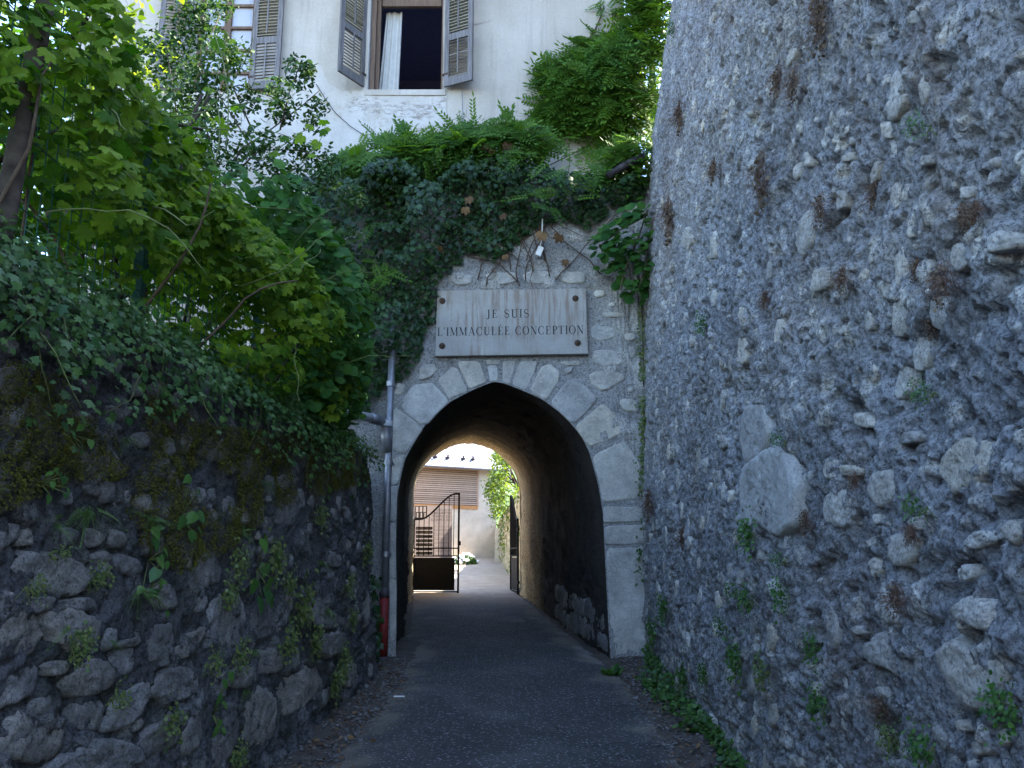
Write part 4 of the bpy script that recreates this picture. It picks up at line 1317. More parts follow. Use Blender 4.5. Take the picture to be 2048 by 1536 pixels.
# hanging white junction box on its cable, loose cable by the window, grey pipe, green post
jb = at_y(1079, 503, YG - .14)
bx = thing('junction_box', 'small white junction box dangling from a cable above the plaque', 'junction box', tuple(jb))
b = MB(); b.box(jb, (.075, .05, .13), [[.93, 0, .36], [0, 1, 0], [-.36, 0, .93]])
part('casing', b, M['white_plastic'], bx)
b = MB(); t_ = at_y(1085, 440, YG - .12); b.tube([jb + [.01, 0, .06], jb + [.03, 0, .16], (t_[0], t_[1], t_[2]), (t_[0] - .01, t_[1], t_[2] + .3)], .009, 6)
part('cable', b, M['white_plastic'], bx)
b = MB(); b.tube([at_y(x_, y_, YH - .03) for x_, y_ in ((632, 168), (652, 200), (670, 225), (700, 252), (735, 275))], .006, 5)
single('loose_cable', 'thin dark cable hanging down the plaster left of the open window', 'cable', b, M['dark_iron'], tuple(at_y(735, 275, YH - .03)))
b = MB(); b.tube([at_y(x_, y_, YH - .03) for x_, y_ in ((924, 178), (925, 215), (927, 275))], .006, 5)
single('loose_cable', 'thin grey cable running down the plaster below the right shutter', 'cable', b, M['zinc'], tuple(at_y(927, 275, YH - .03)))
b = MB(); b.tube([at_y(1215, 352, YG - .3), at_y(1250, 330, YG - .3), at_y(1290, 312, YG - .3)], .05, 12)
single('waste_pipe', 'dark waste pipe slanting out of the creeper by the right wall', 'pipe', b, M['dark_iron'], tuple(at_y(1250, 330, YG - .3)), smooth=True)
fp = at_y(1309, 205, 12.2)
post = thing('mesh_fence', 'green metal fence post with wire mesh behind the top of the right wall', 'fence', (fp[0], 12.2, 6.5))
tp = at_y(1299, 72, 12.2)
b = MB(); b.bar((fp[0] + .015, 12.2, 6.5), (tp[0] + .01, 12.2, tp[2]), .10, .06)
part('post', b, M['green_metal'], post)
b = MB()
for k_ in range(22):
    b.bar((fp[0] + .06 + k_ * .08, 12.22 + k_ * .05, 6.8), (fp[0] + .06 + k_ * .08, 12.22 + k_ * .05, tp[2] - .05), .006)
for k_ in range(14):
    b.bar((fp[0] + .05, 12.22, 6.9 + k_ * .2), (fp[0] + 1.8, 13.3, 6.9 + k_ * .2), .006)
part('wire_mesh', b, M['green_metal'], post, kind='stuff')
b = MB(); b.box((5.5, 16.7, 3.3), (7.6, 11.0, 6.5))
link('hillside', b.mesh('hillside'), M['dirt'], kind='structure')

# ---------------------------------------------------------------- iron gate leaves
YL = 20.25
def gpt(px, py, y=YL):
    return at_y(px, py, y)
zb0, zmid, zmid2, ztop = gpt(880, 1186)[2], gpt(880, 1112)[2], gpt(880, 1099)[2], gpt(917, 987)[2]
xh, xf = -2.36, gpt(917, 1100)[0]
W_ = xf - xh
def gate_leaf(label, loc, ang, mirror):
    root = thing('gate_leaf', label, 'gate', loc, 'iron gate leaves at the end of the passage', rotz=ang)
    z0 = loc[2]
    def topz(s):                       # s from hinge 0 to latch 1
        return (ztop - z0) - .62 * (1 - sstep(.12, .95, s))
    def mk(name, b):
        me_ = b.mesh(name)
        return link(name, me_, M['black_iron'], root)
    b = MB(); b.bar((0, 0, -.02), (0, 0, topz(0)), .045, .045); mk('stile', b)
    b = MB(); b.bar((W_, 0, -.10), (W_, 0, topz(1) + .02), .045, .045); b.box((W_ + .03, 0, zmid - z0 + .3), (.05, .03, .10)); mk('stile', b)
    b = MB(); b.tube([(s * W_, 0, topz(s)) for s in np.linspace(0, 1, 18)], .022, 8); mk('top_rail', b)
    for zz in (zmid - z0, zmid2 - z0 + .03, .03):
        b = MB(); b.bar((.02, 0, zz), (W_ - .02, 0, zz), .03, .035); mk('rail', b)
    for k_ in range(1, 9):
        s = k_ / 9
        b = MB(); b.bar((s * W_, 0, zmid - z0), (s * W_, 0, topz(s)), .017, .017); mk('bar', b)
    b = MB(); b.box((W_ * .47, 0, (zmid - z0) * .5 + .01), (W_ * .90, .008, (zmid - z0) - .10)); mk('sheet_panel', b)
    for zz in (.25, topz(0) - .25):
        b = MB(); b.box((-.05, 0, zz), (.12, .05, .06)); mk('hinge', b)
    return root
gl = gate_leaf('black iron gate leaf standing closed with a banner tied to it', (xh, YL, zb0), 0.0, False)
hx = at_y(1043, 1190, 20.05)
gate_leaf('black iron gate leaf swung open against the passage wall on the right', (.14, 20.1, zb0), math.radians(99), True)

# printed banner on the closed leaf
bz0, bz1 = gpt(860, 1122)[2], gpt(860, 1011)[2]
bx0, bx1 = gpt(826, 1060)[0], gpt(904, 1060)[0]
YB = YL + .05
def banner_mat():
    k = NT('translucent_banner')
    k.color(k.ramp(k.noise(3, 3), [(.3, (.23, .195, .185)), (.7, (.28, .24, .225))]))
    tr = k.n('ShaderNodeBsdfTranslucent'); tr.inputs[0].default_value = (.20, .165, .15, 1)
    ms = k.n('ShaderNodeMixShader'); ms.inputs[0].default_value = .45
    k.l(k.p.outputs[0], ms.inputs[1]); k.l(tr.outputs[0], ms.inputs[2]); k.l(ms.outputs[0], k.out.inputs[0])
    return k.m
M['banner'] = banner_mat()
ban = thing('banner', 'building permit banner with ALBERTVILLE address tied to the closed gate leaf', 'banner', ((bx0 + bx1) / 2, YB, bz0))
n_ = 24
t = np.linspace(0, 1, n_)
X, Z = np.meshgrid(bx0 + (bx1 - bx0) * t, bz0 + (bz1 - bz0) * t, indexing='ij')
Yw = YB + .006 * np.sin(X * 9 + Z * 4)
V = np.stack([X, Yw, Z], -1).reshape(-1, 3)
part('sheet', V, M['banner'], ban, smooth=True, polys=[grid_faces(n_, n_)])
def txt(body, px, py, hpx, wpx, parent, align='RIGHT'):
    c = bpy.data.curves.new('lettering', 'FONT')
    c.body = body
    c.align_x = align
    c.size = 1.0
    o_ = bpy.data.objects.new('lettering', c)
    COL.objects.link(o_)
    c.materials.append(M['ink'])
    o_.parent = parent
    w_ = gpt(px, py, YB - .012)
    o_.location = w_ - np.array(parent.location)
    o_.rotation_euler = (math.pi / 2, 0, 0)
    bpy.context.view_layer.update()
    sx = wpx / 1657 * 19.9 / max(o_.dimensions[0], .01)
    sz = hpx / 1657 * 19.9 / .72
    me_ = bpy.data.meshes.new_from_object(o_.evaluated_get(bpy.context.evaluated_depsgraph_get()))
    loc_ = o_.location.copy()
    bpy.data.objects.remove(o_)
    me_.materials.clear()
    o_ = link('lettering', me_, M['ink'], parent)
    o_.location = loc_
    o_.rotation_euler = (math.pi / 2, 0, 0)
    o_.scale = (sx, sz, 1)
    return o_
txt('28, bis avenue Jean Jaurès', 903.5, 1021, 3.2, 37, ban)
txt('73200 ALBERTVILLE', 903.5, 1028, 4.6, 39, ban)
txt('T° 04 79 31 25 12', 903.5, 1035, 4.6, 39, ban)
txt('Fax 04 79 31 25 13', 903.5, 1042, 4.6, 41, ban)
ZP = lambda px, py: gpt(px, py, YB - .012)
b = MB()      # the strokes of the firm's mark: four tall uprights on short bowls
def flat(x0_, y0_, x1_, y1_, bb):
    p0, p1 = ZP(x0_, y0_), ZP(x1_, y1_)
    bb.add([(p0[0], YB - .012, p0[2]), (p1[0], YB - .012, p0[2]), (p1[0], YB - .012, p1[2]), (p0[0], YB - .012, p1[2])], [[[0, 1, 2, 3]]])
for q, xx in enumerate((830, 838, 845.5, 853)):
    flat(xx - .9, 1013, xx + .9, 1037, b)
    if q:
        flat(xx - 6.2, 1025, xx - 4.6, 1036, b); flat(xx - 6, 1024, xx, 1025.6, b)
flat(829, 1035.2, 854, 1037, b); flat(829, 1012, 854, 1013.4, b)
part('logo', b, M['ink'], ban)
M['label_ink'] = plain('banner_reverse_lettering', (.28, .25, .23), .8, bump=0)
rows_ = [('PROPRIETAIRE :', 1056.5), ('PERMIS DE CONSTRUIRE :', 1064.5), ('DATE :', 1073), ('NATURE DES TRAVAUX :', 1081.5), ('SURFACE DU TERRAIN :', 1089.5), ('MAIRIE :', 1098), ('HAUTEUR DU SOL :', 1106.5)]
for nm, yy in rows_:
    b = MB(); flat(832, yy - 3, 865, yy + 3, b)
    part('caption_bar', b, M['ink'], ban)
    o_ = txt(nm, 833.5, yy + 1.7, 3.0, min(30, 2.3 * len(nm)), ban, 'LEFT')
    o_.data.materials.clear(); o_.data.materials.append(M['label_ink'])
    o_.location.y -= .004
    b = MB()
    for (xa_, ya_, xb_, yb_) in ((868, yy - 3.1, 901, yy - 2.7), (868, yy + 2.7, 901, yy + 3.1), (868, yy - 3, 868.4, yy + 3), (900.6, yy - 3, 901, yy + 3)):
        flat(xa_, ya_, xb_, yb_, b)
    part('entry_box', b, M['ink'], ban)

# ---------------------------------------------------------------- barn across the yard
ang = math.radians(30)
D_ = np.array([math.cos(ang), math.sin(ang), 0]); N_ = np.array([math.sin(ang), -math.cos(ang), 0])
def hit(px, py):                       # pixel on the barn's front plane
    d = ray(px, py); p0 = np.array([-3.7, 31.0, 0])
    t_ = (p0 @ N_ - np.array([0, 0, CAMZ]) @ N_) / (d @ N_)
    return np.array([0, 0, CAMZ]) + d * t_
def bp(s, z, out=0.0):
    return np.array([-3.7, 31.0, 0]) + D_ * s + N_ * out + np.array([0, 0, z])
def sz(px, py):
    p_ = hit(px, py)
    return (p_ - np.array([-3.7, 31.0, 0])) @ D_, p_[2]
s_r, z_eave = sz(993, 938)
s_c, _ = sz(955.5, 960)
z_c1 = sz(900, 930)[1]; z_c0 = sz(900, 1011)[1]
barn = thing('barn', 'pale rendered barn with slatted wood upper wall and grey metal roof across the yard', 'barn', tuple(bp(0, 1.37)))
def obox(s0, s1, z0, z1, o0, o1):
    b_ = MB()
    V = [bp(s, z, o_) for s in (s1, s0) for o_ in (o0, o1) for z in (z0, z1)]
    return b_.add(V, [[[0, 1, 3, 2], [4, 6, 7, 5], [0, 4, 5, 1], [2, 3, 7, 6], [0, 2, 6, 4], [1, 5, 7, 3]]])
M['barn_wall'] = plain('barn_render', (.46, .40, .315), .95, var=.14, scale=3, bump=.25)
part('wall', obox(-8, s_r, 1.0, z_c0 - .12, -6.5, 0), M['barn_wall'], barn)
part('wall', obox(s_c + .02, s_r, z_c0 - .12, z_eave + .3, -6.5, -.003), M['barn_wall'], barn)
part('backing', obox(-8, s_c + .02, z_c0 - .12, z_eave + .3, -6.4, -.10), M['dark_iron'], barn)
part('beam', obox(-8, s_c, z_c0 - .12, z_c0 + .02, -.09, .03), M['beam'], barn)
n_s = 21
for k_ in range(n_s):
    zc = z_c0 + .03 + (k_ + .5) * (z_c1 + .12 - z_c0 - .03) / n_s
    hgt = (z_c1 + .12 - z_c0) / n_s * .66
    part('slat', obox(-8, s_c - .01, zc - hgt / 2, zc + hgt / 2, -.03 + random.uniform(-.01, .006), .0), M['cladding'], barn)
part('corner_post', obox(s_c - .008, s_c + .05, z_c0, z_c1 + .15, -.08, .02), M['cladding'], barn)
M['metal_roof'] = plain('galvanised_roof', (.24, .24, .27), .5, .35, var=.12, scale=2, bump=.05, spec=.5)
rp = math.radians(33)
def rpt(s, u, h=0.0):                  # u metres up the slope from the eave
    return bp(s, z_eave + u * math.sin(rp) + h * math.cos(rp), .45 - u * math.cos(rp) + h * math.sin(rp))
def rbox(s0, s1, u0, u1, h0, h1):
    b_ = MB()
    V = [rpt(s, u, h) for s in (s0, s1) for u in (u0, u1) for h in (h0, h1)]
    return b_.add(V, [[[0, 1, 3, 2], [4, 6, 7, 5], [0, 4, 5, 1], [2, 3, 7, 6], [0, 2, 6, 4], [1, 5, 7, 3]]])
rf = part('roof', rbox(-8.3, s_r + .35, 0, 4.4, -.05, 0), M['metal_roof'], barn)
def under(name, mb, mat, par):
    return part(name, mb, mat, par)
s_ = -8.2
while s_ < s_r + .35:
    under('seam', rbox(s_ - .014, s_ + .014, 0, 4.4, .001, .022), M['metal_roof'], rf)
    s_ += .33
for px_s, py_s in ((868, 908), (893, 912), (924, 918), (943, 917)):
    q_s = sz(px_s, py_s)[0]
    bb = rbox(q_s - .09, q_s + .09, .45, .48, .02, .11)
    bb2 = rbox(q_s - .015, q_s + .015, .42, .52, .02, .20)
    bb.add(np.concatenate(bb2.V), [np.concatenate(v_) for v_ in bb2.P.values()])
    bb3 = rbox(q_s - .07, q_s + .07, .47, .49, .17, .20)
    bb.add(np.concatenate(bb3.V), [np.concatenate(v_) for v_ in bb3.P.values()])
    under('snow_guard', bb, M['dark_iron'], rf)
b = MB(); b.tube([bp(-8.3, z_eave - .05, .52), bp(s_r + .35, z_eave - .07, .52)], .07, 10)
part('gutter', b, M['zinc'], barn, smooth=True)

# wall on the right of the yard
M['yard_wall'] = plain('mossy_yard_wall', (.36, .29, .17), .95, var=.45, scale=4, bump=.7)
yw = thing('yard_wall', 'old mossy wall running along the right side of the sunny yard', 'wall', (.2, 26, .9))
hx_ = np.linspace(-60, 60, 70); hy_ = np.linspace(40, 110, 40)
V, Q = sheet(hx_, hy_, lambda X, Y: 1.2 + 13 * sstep(42, 95, Y) * (.6 + .8 * fbm(X * .05, Y * .05, 141, 4)) + 1.6 * (fbm(X * .5, Y * .5, 142, 3) - .5) * sstep(42, 60, Y))
link('hills', raw_mesh('hills', V, [Q]), M['wood_hill'], kind='structure')
n1_, n2_ = 160, 60
ys_ = np.linspace(20.0, 33.5, n1_); zs_ = np.linspace(0, 1, n2_)
YY, ZZ = np.meshgrid(ys_, zs_, indexing='ij')
tpw = 3.4 - (YY - 20) * .05
zz_ = ground_z(YY) - .1 + ZZ * (tpw - ground_z(YY) + .1)
XX = .30 - (YY - 20) * .070 + .03 * zz_ - (hL(YY + 50, zz_)[0]) * 1.1
part('wall_face', np.stack([XX, YY, zz_], -1).reshape(-1, 3), M['yard_wall'], yw, smooth=True, polys=[grid_faces(n1_, n2_, True)])
b = MB(); b.box((at_y(992, 1085, 30.3)[0] + .12, 30.3, 1.8), (.32, .5, 1.3))
part('pier', b, M['barn_wall'], yw)
# ---------------------------------------------------------------- leaf shapes
def sym(half):
    h = np.array(half, float)
    other = h[::-1].copy(); other[:, 0] *= -1
    keep = other[np.abs(other[:, 0]) > 1e-6]
    return np.vstack([h, keep])
def leaf_shape(half, base=(0, .32), fold=.22, droop=.22, cup=0.0):
    o2 = sym(half)
    V = np.vstack([o2, [base], [[0, .02]], ])
    z = -fold * np.abs(V[:, 0]) - droop * np.clip(V[:, 1], 0, None) ** 2 + cup * np.sin(V[:, 0] * 9) * .05 + .03 * np.sin(V[:, 1] * 11 + V[:, 0] * 5)
    n = len(o2)
    i = np.arange(n)
    T = np.stack([i, (i + 1) % n, np.full(n, n)], 1)[:, ::-1]
    return np.column_stack([V[:, 0], V[:, 1], z])[:n + 1], T
GRAPE = leaf_shape([(0,1),(.08,.88),(.17,.85),(.16,.72),(.24,.66),(.20,.56),(.38,.68),(.50,.70),(.50,.58),(.62,.50),(.50,.42),(.44,.34),(.56,.26),(.60,.14),(.48,.06),(.42,-.08),(.26,-.10),(.14,-.16),(.04,-.02)], cup=1)
IVY = leaf_shape([(0,1),(.14,.64),(.44,.60),(.26,.32),(.42,.06),(.12,-.02),(0,.06)], (0, .3), .18, .12)
OVATE = leaf_shape([(0,1),(.17,.78),(.27,.5),(.22,.2),(0,0)], (0, .45), .3, .15)
HAZEL = leaf_shape([(0,1),(.10,.86),(.2,.88),(.28,.76),(.37,.74),(.41,.6),(.47,.54),(.45,.42),(.48,.3),(.4,.18),(.34,.08),(.2,.0),(.08,-.06),(0,.02)], (0, .4), .2, .2)
HEART = leaf_shape([(0,1),(.16,.78),(.34,.5),(.40,.2),(.3,-.06),(.12,-.1),(0,.04)], (0, .35), .22, .25)
ROUND = leaf_shape([(0,1),(.22,.9),(.42,.62),(.44,.32),(.2,.06),(0,0)], (0, .5), .1, .1)
def joined(parts_):
    V, T, n = [], [], 0
    for v, t in parts_:
        V.append(v); T.append(t + n); n += len(v)
    return np.concatenate(V), np.concatenate(T)
def place_leaflet(shape, p, ang, s, tiltz=0.0):
    v = shape[0] * s
    ca, sa = math.cos(ang), math.sin(ang)
    x = v[:, 0] * ca + v[:, 1] * sa; y = -v[:, 0] * sa + v[:, 1] * ca
    return np.column_stack([x + p[0], y + p[1], v[:, 2] + p[2] + tiltz * np.abs(x)]), shape[1]
SIMPLE = (np.array([(0, 0, 0), (.21, .42, -.05), (0, 1, -.12), (-.21, .42, -.05), (0, .45, .0)], float), np.array([[0, 1, 4], [1, 2, 4], [2, 3, 4], [3, 0, 4]]))
def pinnate(pairs, lf, spread, droop, ratio=1.0):
    out = [(np.array([(-.008, 0, 0), (.008, 0, 0), (.003, 1, -droop), (-.003, 1, -droop)], float), np.array([[0, 1, 2], [0, 2, 3]]))]
    for k in range(pairs):
        t = .16 + .8 * k / pairs
        z = -droop * t * t
        s = lf * (1 - .35 * abs(t - .45)) * (1 if ratio == 1 else (1 - .75 * t))
        for sg in (-1, 1):
            out.append(place_leaflet(SIMPLE, (0, t, z), sg * spread, s))
    out.append(place_leaflet(SIMPLE, (0, .97, -droop), 0, lf))
    return joined(out)
WIST = pinnate(6, .30, 1.05, .28)
FROND = pinnate(15, .13, 1.35, .35, .5)

def frames(n, t):
    """orthonormal leaf frames: normals n, tip directions t"""
    n = n / (np.linalg.norm(n, axis=1, keepdims=True) + 1e-9)
    t = t - n * (n * t).sum(1, keepdims=True)
    t = t / (np.linalg.norm(t, axis=1, keepdims=True) + 1e-9)
    x = np.cross(t, n)
    return x, t, n
def scatter(shape, P, Nn, Tt, S):
    v, f = shape
    x, t, n = frames(Nn, Tt)
    S = np.asarray(S, float)[:, None, None]
    W = P[:, None, :] + S * (v[None, :, 0, None] * x[:, None] + v[None, :, 1, None] * t[:, None] + v[None, :, 2, None] * n[:, None])
    N_ = len(P)
    F = (f[None] + (np.arange(N_) * len(v))[:, None, None]).reshape(-1, f.shape[1])
    return W.reshape(-1, 3), F
def leaf_mass(name, shape, P, Nn, Tt, S, mat, parent, kind='stuff'):
    W, F = scatter(shape, P, Nn, Tt, S)
    off = np.array(parent.location) if parent is not None else 0
    me = raw_mesh(name, W - off, [F], True)
    attr(me, 'tint', np.repeat(rng.random(len(P)), len(shape[0])))
    return link(name, me, mat, parent, kind)
def leaf_objects(name, shape, P, Nn, Tt, S, mat, parent):
    me = raw_mesh(name, shape[0], [shape[1]], True)
    me.materials.append(mat)
    x, t, n = frames(Nn, Tt)
    off = np.array(parent.location)
    for i in range(len(P)):
        o_ = bpy.data.objects.new(name, me)
        COL.objects.link(o_)
        o_.parent = parent
        R = Matrix((x[i] * S[i], t[i] * S[i], n[i] * S[i])).transposed().to_4x4()
        R.translation = Vector(P[i] - off)
        o_.matrix_basis = R
def foliage(shape, P, Nn, Tt, S, mat, parent, leaf='leaf', mass='foliage', n_obj=300):
    """the leaves that show largest become parts of their own, the rest one mass"""
    S = np.broadcast_to(np.asarray(S, float), (len(P),))
    big = S / np.linalg.norm(P - np.array([0, 0, CAMZ]), axis=1)
    vis = np.abs(P[:, 0] / np.maximum(P[:, 1], .1)) < .66
    key = -big * (1 + .15 * rng.random(len(P))) - 10 * vis * front_bonus(P)
    idx = np.argsort(key)
    a_, b_ = idx[:n_obj], idx[n_obj:]
    if len(a_):
        leaf_objects(leaf, shape, P[a_], Nn[a_], Tt[a_], S[a_], mat, parent)
    if len(b_):
        leaf_mass(mass, shape, P[b_], Nn[b_], Tt[b_], S[b_], mat, parent)
def front_bonus(P):
    return 0.0
def rnd(n, s=1.0):
    return rng.normal(0, s, (n, 3))
def poly_sample(poly, n, Y):
    """n points inside a region of the plane y = Y; region given by its corners in that plane"""
    p = np.array([at_y(x, y, Y)[[0, 2]] for x, y in poly])
    lo, hi = p.min(0), p.max(0)
    out = []
    tot = 0
    while tot < n:
        q = lo + (hi - lo) * rng.random((n * 2, 2))
        q = q[in_poly(p, q[:, 0], q[:, 1])]
        out.append(q); tot += len(q)
    return np.concatenate(out)[:n]
def edge_dist(poly, Y, q):
    p = np.array([at_y(x, y, Y)[[0, 2]] for x, y in poly])
    d = np.full(len(q), 9.0)
    for a_, b_ in zip(p, np.roll(p, -1, 0)):
        ab = b_ - a_
        t = np.clip(((q - a_) @ ab) / (ab @ ab + 1e-9), 0, 1)
        d = np.minimum(d, np.linalg.norm(q - a_ - t[:, None] * ab, axis=1))
    return d
def stems(name, paths, r, mat, parent, n=5):
    b = MB()
    for p_ in paths:
        p_ = np.asarray(p_, float)
        b.tube(p_, np.linspace(r, r * .45, len(p_)), n)
    return part(name, b, mat, parent, smooth=True)
def wander(p0, d, n, step, jitter, pull=(0, 0, 0)):
    p = np.array(p0, float); d = np.array(d, float); out = [p.copy()]
    for _ in range(n):
        d = d + rng.normal(0, jitter, 3) + np.array(pull)
        d /= np.linalg.norm(d)
        p = p + d * step
        out.append(p.copy())
    return out

# ---------------------------------------------------------------- ivy over the gateway
ivy = thing('ivy', 'dark ivy mat covering the gateway wall around and above the plaque', 'ivy', (-0.6, YG, 4.6))
IV = [(560,360),(660,335),(760,318),(860,312),(950,305),(1050,312),(1120,345),(1200,352),(1290,340),(1290,425),(1230,432),(1190,462),(1130,440),(1085,448),(1050,470),(1030,512),(985,522),(935,515),(895,552),(880,610),(872,640),(850,690),(828,735),(790,762),(762,800),(740,830),(690,860),(600,800),(540,600)]
q = poly_sample(IV, 9000, YG)
ed = edge_dist(IV, YG, q)
ok = (fbm(q[:, 0] * 2.2, q[:, 1] * 2.2, 201, 3) + np.minimum(ed, .3) * 1.6 > .53)
q, ed = q[ok], ed[ok]
lump = fbm(q[:, 0] * 1.8, q[:, 1] * 1.8, 202, 3)
dep = .03 + np.minimum(ed, .5) * 1.5 * rng.random(len(q)) ** .5 * np.clip(2.6 * lump - .7, .12, 1.2)
P = np.column_stack([q[:, 0], YG - dep - .03, q[:, 1]])
Nn = np.array([0, -1, .45]) + rnd(len(P), .38); Tt = np.array([0, -.25, -1]) + rnd(len(P), .45)
S = rng.uniform(.045, .10, len(P))
foliage(IVY, P, Nn, Tt, S, M['ivy'], ivy, n_obj=0)
front = np.argsort(-dep + .1 * rng.random(len(P)))[:0]
pl = [wander((x_, YG - .03, z_), (rng.normal(0, .4), 0, 1), 16, .12, .18) for x_, z_ in zip(rng.uniform(-1.9, 1.2, 26), rng.uniform(5.0, 5.5, 26))]
pl = [[(p_[0], YG - .04 - .03 * rng.random(), p_[2]) for p_ in w_] for w_ in pl]
stems('stem', pl, .009, M['stem'], ivy)
# separate tendrils and bare stems around the bald patch of wall above the plaque
tw = [[at_y(x_, y_, YG - .05) for x_, y_ in l_] for l_ in (((1040,470),(1060,500),(1068,530),(1060,560)), ((1085,455),(1100,475),(1130,480),(1140,500)), ((1130,440),(1180,450),(1230,470)), ((1090,440),(1085,470),(1078,500)), ((1060,560),(1070,585)), ((1010,395),(1080,430),(1160,470),(1200,480)), ((1150,330),(1185,350),(1200,380)))]
stems('bare_stem', tw, .006, M['dried'], ivy)
dl = [(873,497),(1003,430),(930,415),(985,540),(1010,510),(1085,465),(1120,470),(975,290),(985,300),(1015,285),(1130,520),(935,395)]
P = np.array([at_y(x_, y_, YG - .3 if y_ < 500 else YG - .12) for x_, y_ in dl])
leaf_objects('dead_leaf', GRAPE, P, np.array([0, -1, .3]) + rnd(len(P), .4), np.array([0, 0, -1]) + rnd(len(P), .4), rng.uniform(.08, .14, len(P)), M['dead_leaf'], ivy)
# choose the 300 front leaves as single parts
q2 = poly_sample(IV, 900, YG); ed2 = edge_dist(IV, YG, q2)
keep_ = np.argsort(-np.minimum(ed2, .25) - .2 * rng.random(len(q2)))[:300]
q2, ed2 = q2[keep_], ed2[keep_]
P = np.column_stack([q2[:, 0], YG - .06 - np.minimum(ed2, .5) * 1.4 * np.clip(2.6 * fbm(q2[:, 0] * 1.8, q2[:, 1] * 1.8, 202, 3) - .7, .12, 1.2), q2[:, 1]])
leaf_objects('leaf', IVY, P, np.array([0, -1, .5]) + rnd(300, .33), np.array([0, -.3, -1]) + rnd(300, .4), rng.uniform(.07, .11, 300), M['ivy'], ivy)

# corner creeper trailing down the joint between gateway and right wall
cr = thing('creeper', 'thin trailing creeper down the corner between gateway and right wall', 'creeper', tuple(at_y(1290, 1000, 10.35)))
pts = []
for x_, y0_, y1_, w_, n_ in ((1284, 600, 760, 10, 160), (1288, 790, 990, 11, 420), (1290, 1010, 1060, 6, 60)):
    pts.append(np.column_stack([rng.normal(x_, w_ / 2, n_), rng.uniform(y0_, y1_, n_)]))
pts = np.concatenate(pts)
P = np.array([at_y(x_, y_, 10.38 - .1 * rng.random()) for x_, y_ in pts])
foliage(ROUND, P, np.array([-.3, -1, .3]) + rnd(len(P), .4), np.array([0, 0, -1]) + rnd(len(P), .5), rng.uniform(.02, .04, len(P)), M['toadflax'], cr, n_obj=60)
stems('stem', [[at_y(1282, 560, 10.42), at_y(1286, 700, 10.42), at_y(1288, 850, 10.42), at_y(1290, 1000, 10.42)], [at_y(1292, 1010, 10.42), at_y(1296, 1080, 10.42)]], .012, M['stem'], cr)

# ---------------------------------------------------------------- wisteria along the ledge and up the house corner
wis = thing('wisteria', 'feathery green wisteria on the ledge and climbing the right corner of the house', 'wisteria', (0.6, YH, 6.6))
WA = [(690,320),(735,285),(800,272),(870,285),(905,268),(950,248),(1040,250),(1085,268),(1100,282),(1130,270),(1100,300),(1030,330),(940,350),(820,380),(700,400)]
WB = [(1085,270),(1080,235),(1092,190),(1080,140),(1090,118),(1130,120),(1150,100),(1170,80),(1240,72),(1250,10),(1275,-30),(1320,-40),(1320,120),(1300,200),(1290,290),(1230,320),(1190,300),(1150,250)]
WC = [(1195,345),(1215,310),(1240,285),(1285,290),(1282,350),(1240,370)]
Pp, Nl, Tl = [], [], []
for poly, n_, yy, dmax in ((WA, 1100, YG + .1, .6), (WB, 2300, YH, .6), (WC, 160, YG, .4)):
    q = poly_sample(poly, n_, yy)
    ed = edge_dist(poly, yy, q)
    ok = fbm(q[:, 0] * 2.0 + 5, q[:, 1] * 2.0, 211, 3) + np.minimum(ed, .2) * .6 > .38
    q, ed = q[ok], ed[ok]
    P = np.column_stack([q[:, 0], yy - .05 - np.minimum(ed, dmax) * rng.random(len(q)) ** .6, q[:, 1]])
    ang_ = rng.uniform(0, 2 * math.pi, len(q))
    outw = np.column_stack([np.cos(ang_) * .8, np.full(len(q), -.8), np.sin(ang_) * .6 + .15])
    Pp.append(P); Tl.append(outw); Nl.append(np.array([0, -.9, .7]) + rnd(len(q), .4))
P, Tt, Nn = map(np.concatenate, (Pp, Tl, Nl))
foliage(WIST, P, Nn, Tt, rng.uniform(.24, .40, len(P)), M['wisteria'], wis, n_obj=300)
WD = [(640, 360), (760, 330), (1000, 330), (1200, 350), (1150, 440), (1060, 440), (900, 500), (780, 600), (700, 640), (640, 560)]
q = poly_sample(WD, 330, YG)
q = q[fbm(q[:, 0] * 1.6, q[:, 1] * 1.6, 215, 3) > .46]
Pw = np.column_stack([q[:, 0], YG - .35 - .25 * rng.random(len(q)), q[:, 1]])
leaf_mass('foliage', WIST, Pw, np.array([0, -.8, .7]) + rnd(len(q), .35), np.column_stack([rng.normal(0, .8, len(q)), np.full(len(q), -.5), rng.uniform(-.8, .5, len(q))]), rng.uniform(.2, .34, len(q)), M['wisteria'], wis)
pl = [[at_y(x_, y_, YH - .06) for x_, y_ in l_] for l_ in (((1172,88),(1190,60),(1203,30),(1200,5)), ((1172,88),(1178,110)), ((1250,75),(1235,160),(1205,230),(1180,290),(1100,330)), ((1290,60),(1270,160),(1250,260),(1225,330)), ((1100,300),(960,330),(800,350),(710,380)))]
stems('stem', pl, .018, M['stem'], wis, 6)
fr_ = [(1190,20),(1205,8),(1215,18),(1195,36),(720,290),(700,300),(1240,110),(1255,45),(1130,60)]
P = np.array([at_y(x_, y_, YH - .1) for x_, y_ in fr_[:-1]])
leaf_objects('leaf', WIST, P, np.array([0, -1, .2]) + rnd(len(P), .2), np.column_stack([rng.normal(0, .7, len(P)), np.full(len(P), -.2), rng.uniform(-.1, .8, len(P))]), rng.uniform(.2, .28, len(P)), M['wisteria'], wis)
P = np.column_stack([rng.uniform(at_y(915, 200, YH)[0], at_y(930, 200, YH)[0], 60), np.full(60, YH - .04), rng.uniform(at_y(920, 285, YH)[2], at_y(920, 225, YH)[2], 60)])
leaf_mass('foliage', SIMPLE, P, np.array([0, -1, .2]) + rnd(60, .3), rnd(60, 1), rng.uniform(.03, .06, 60), M['wisteria'], wis)

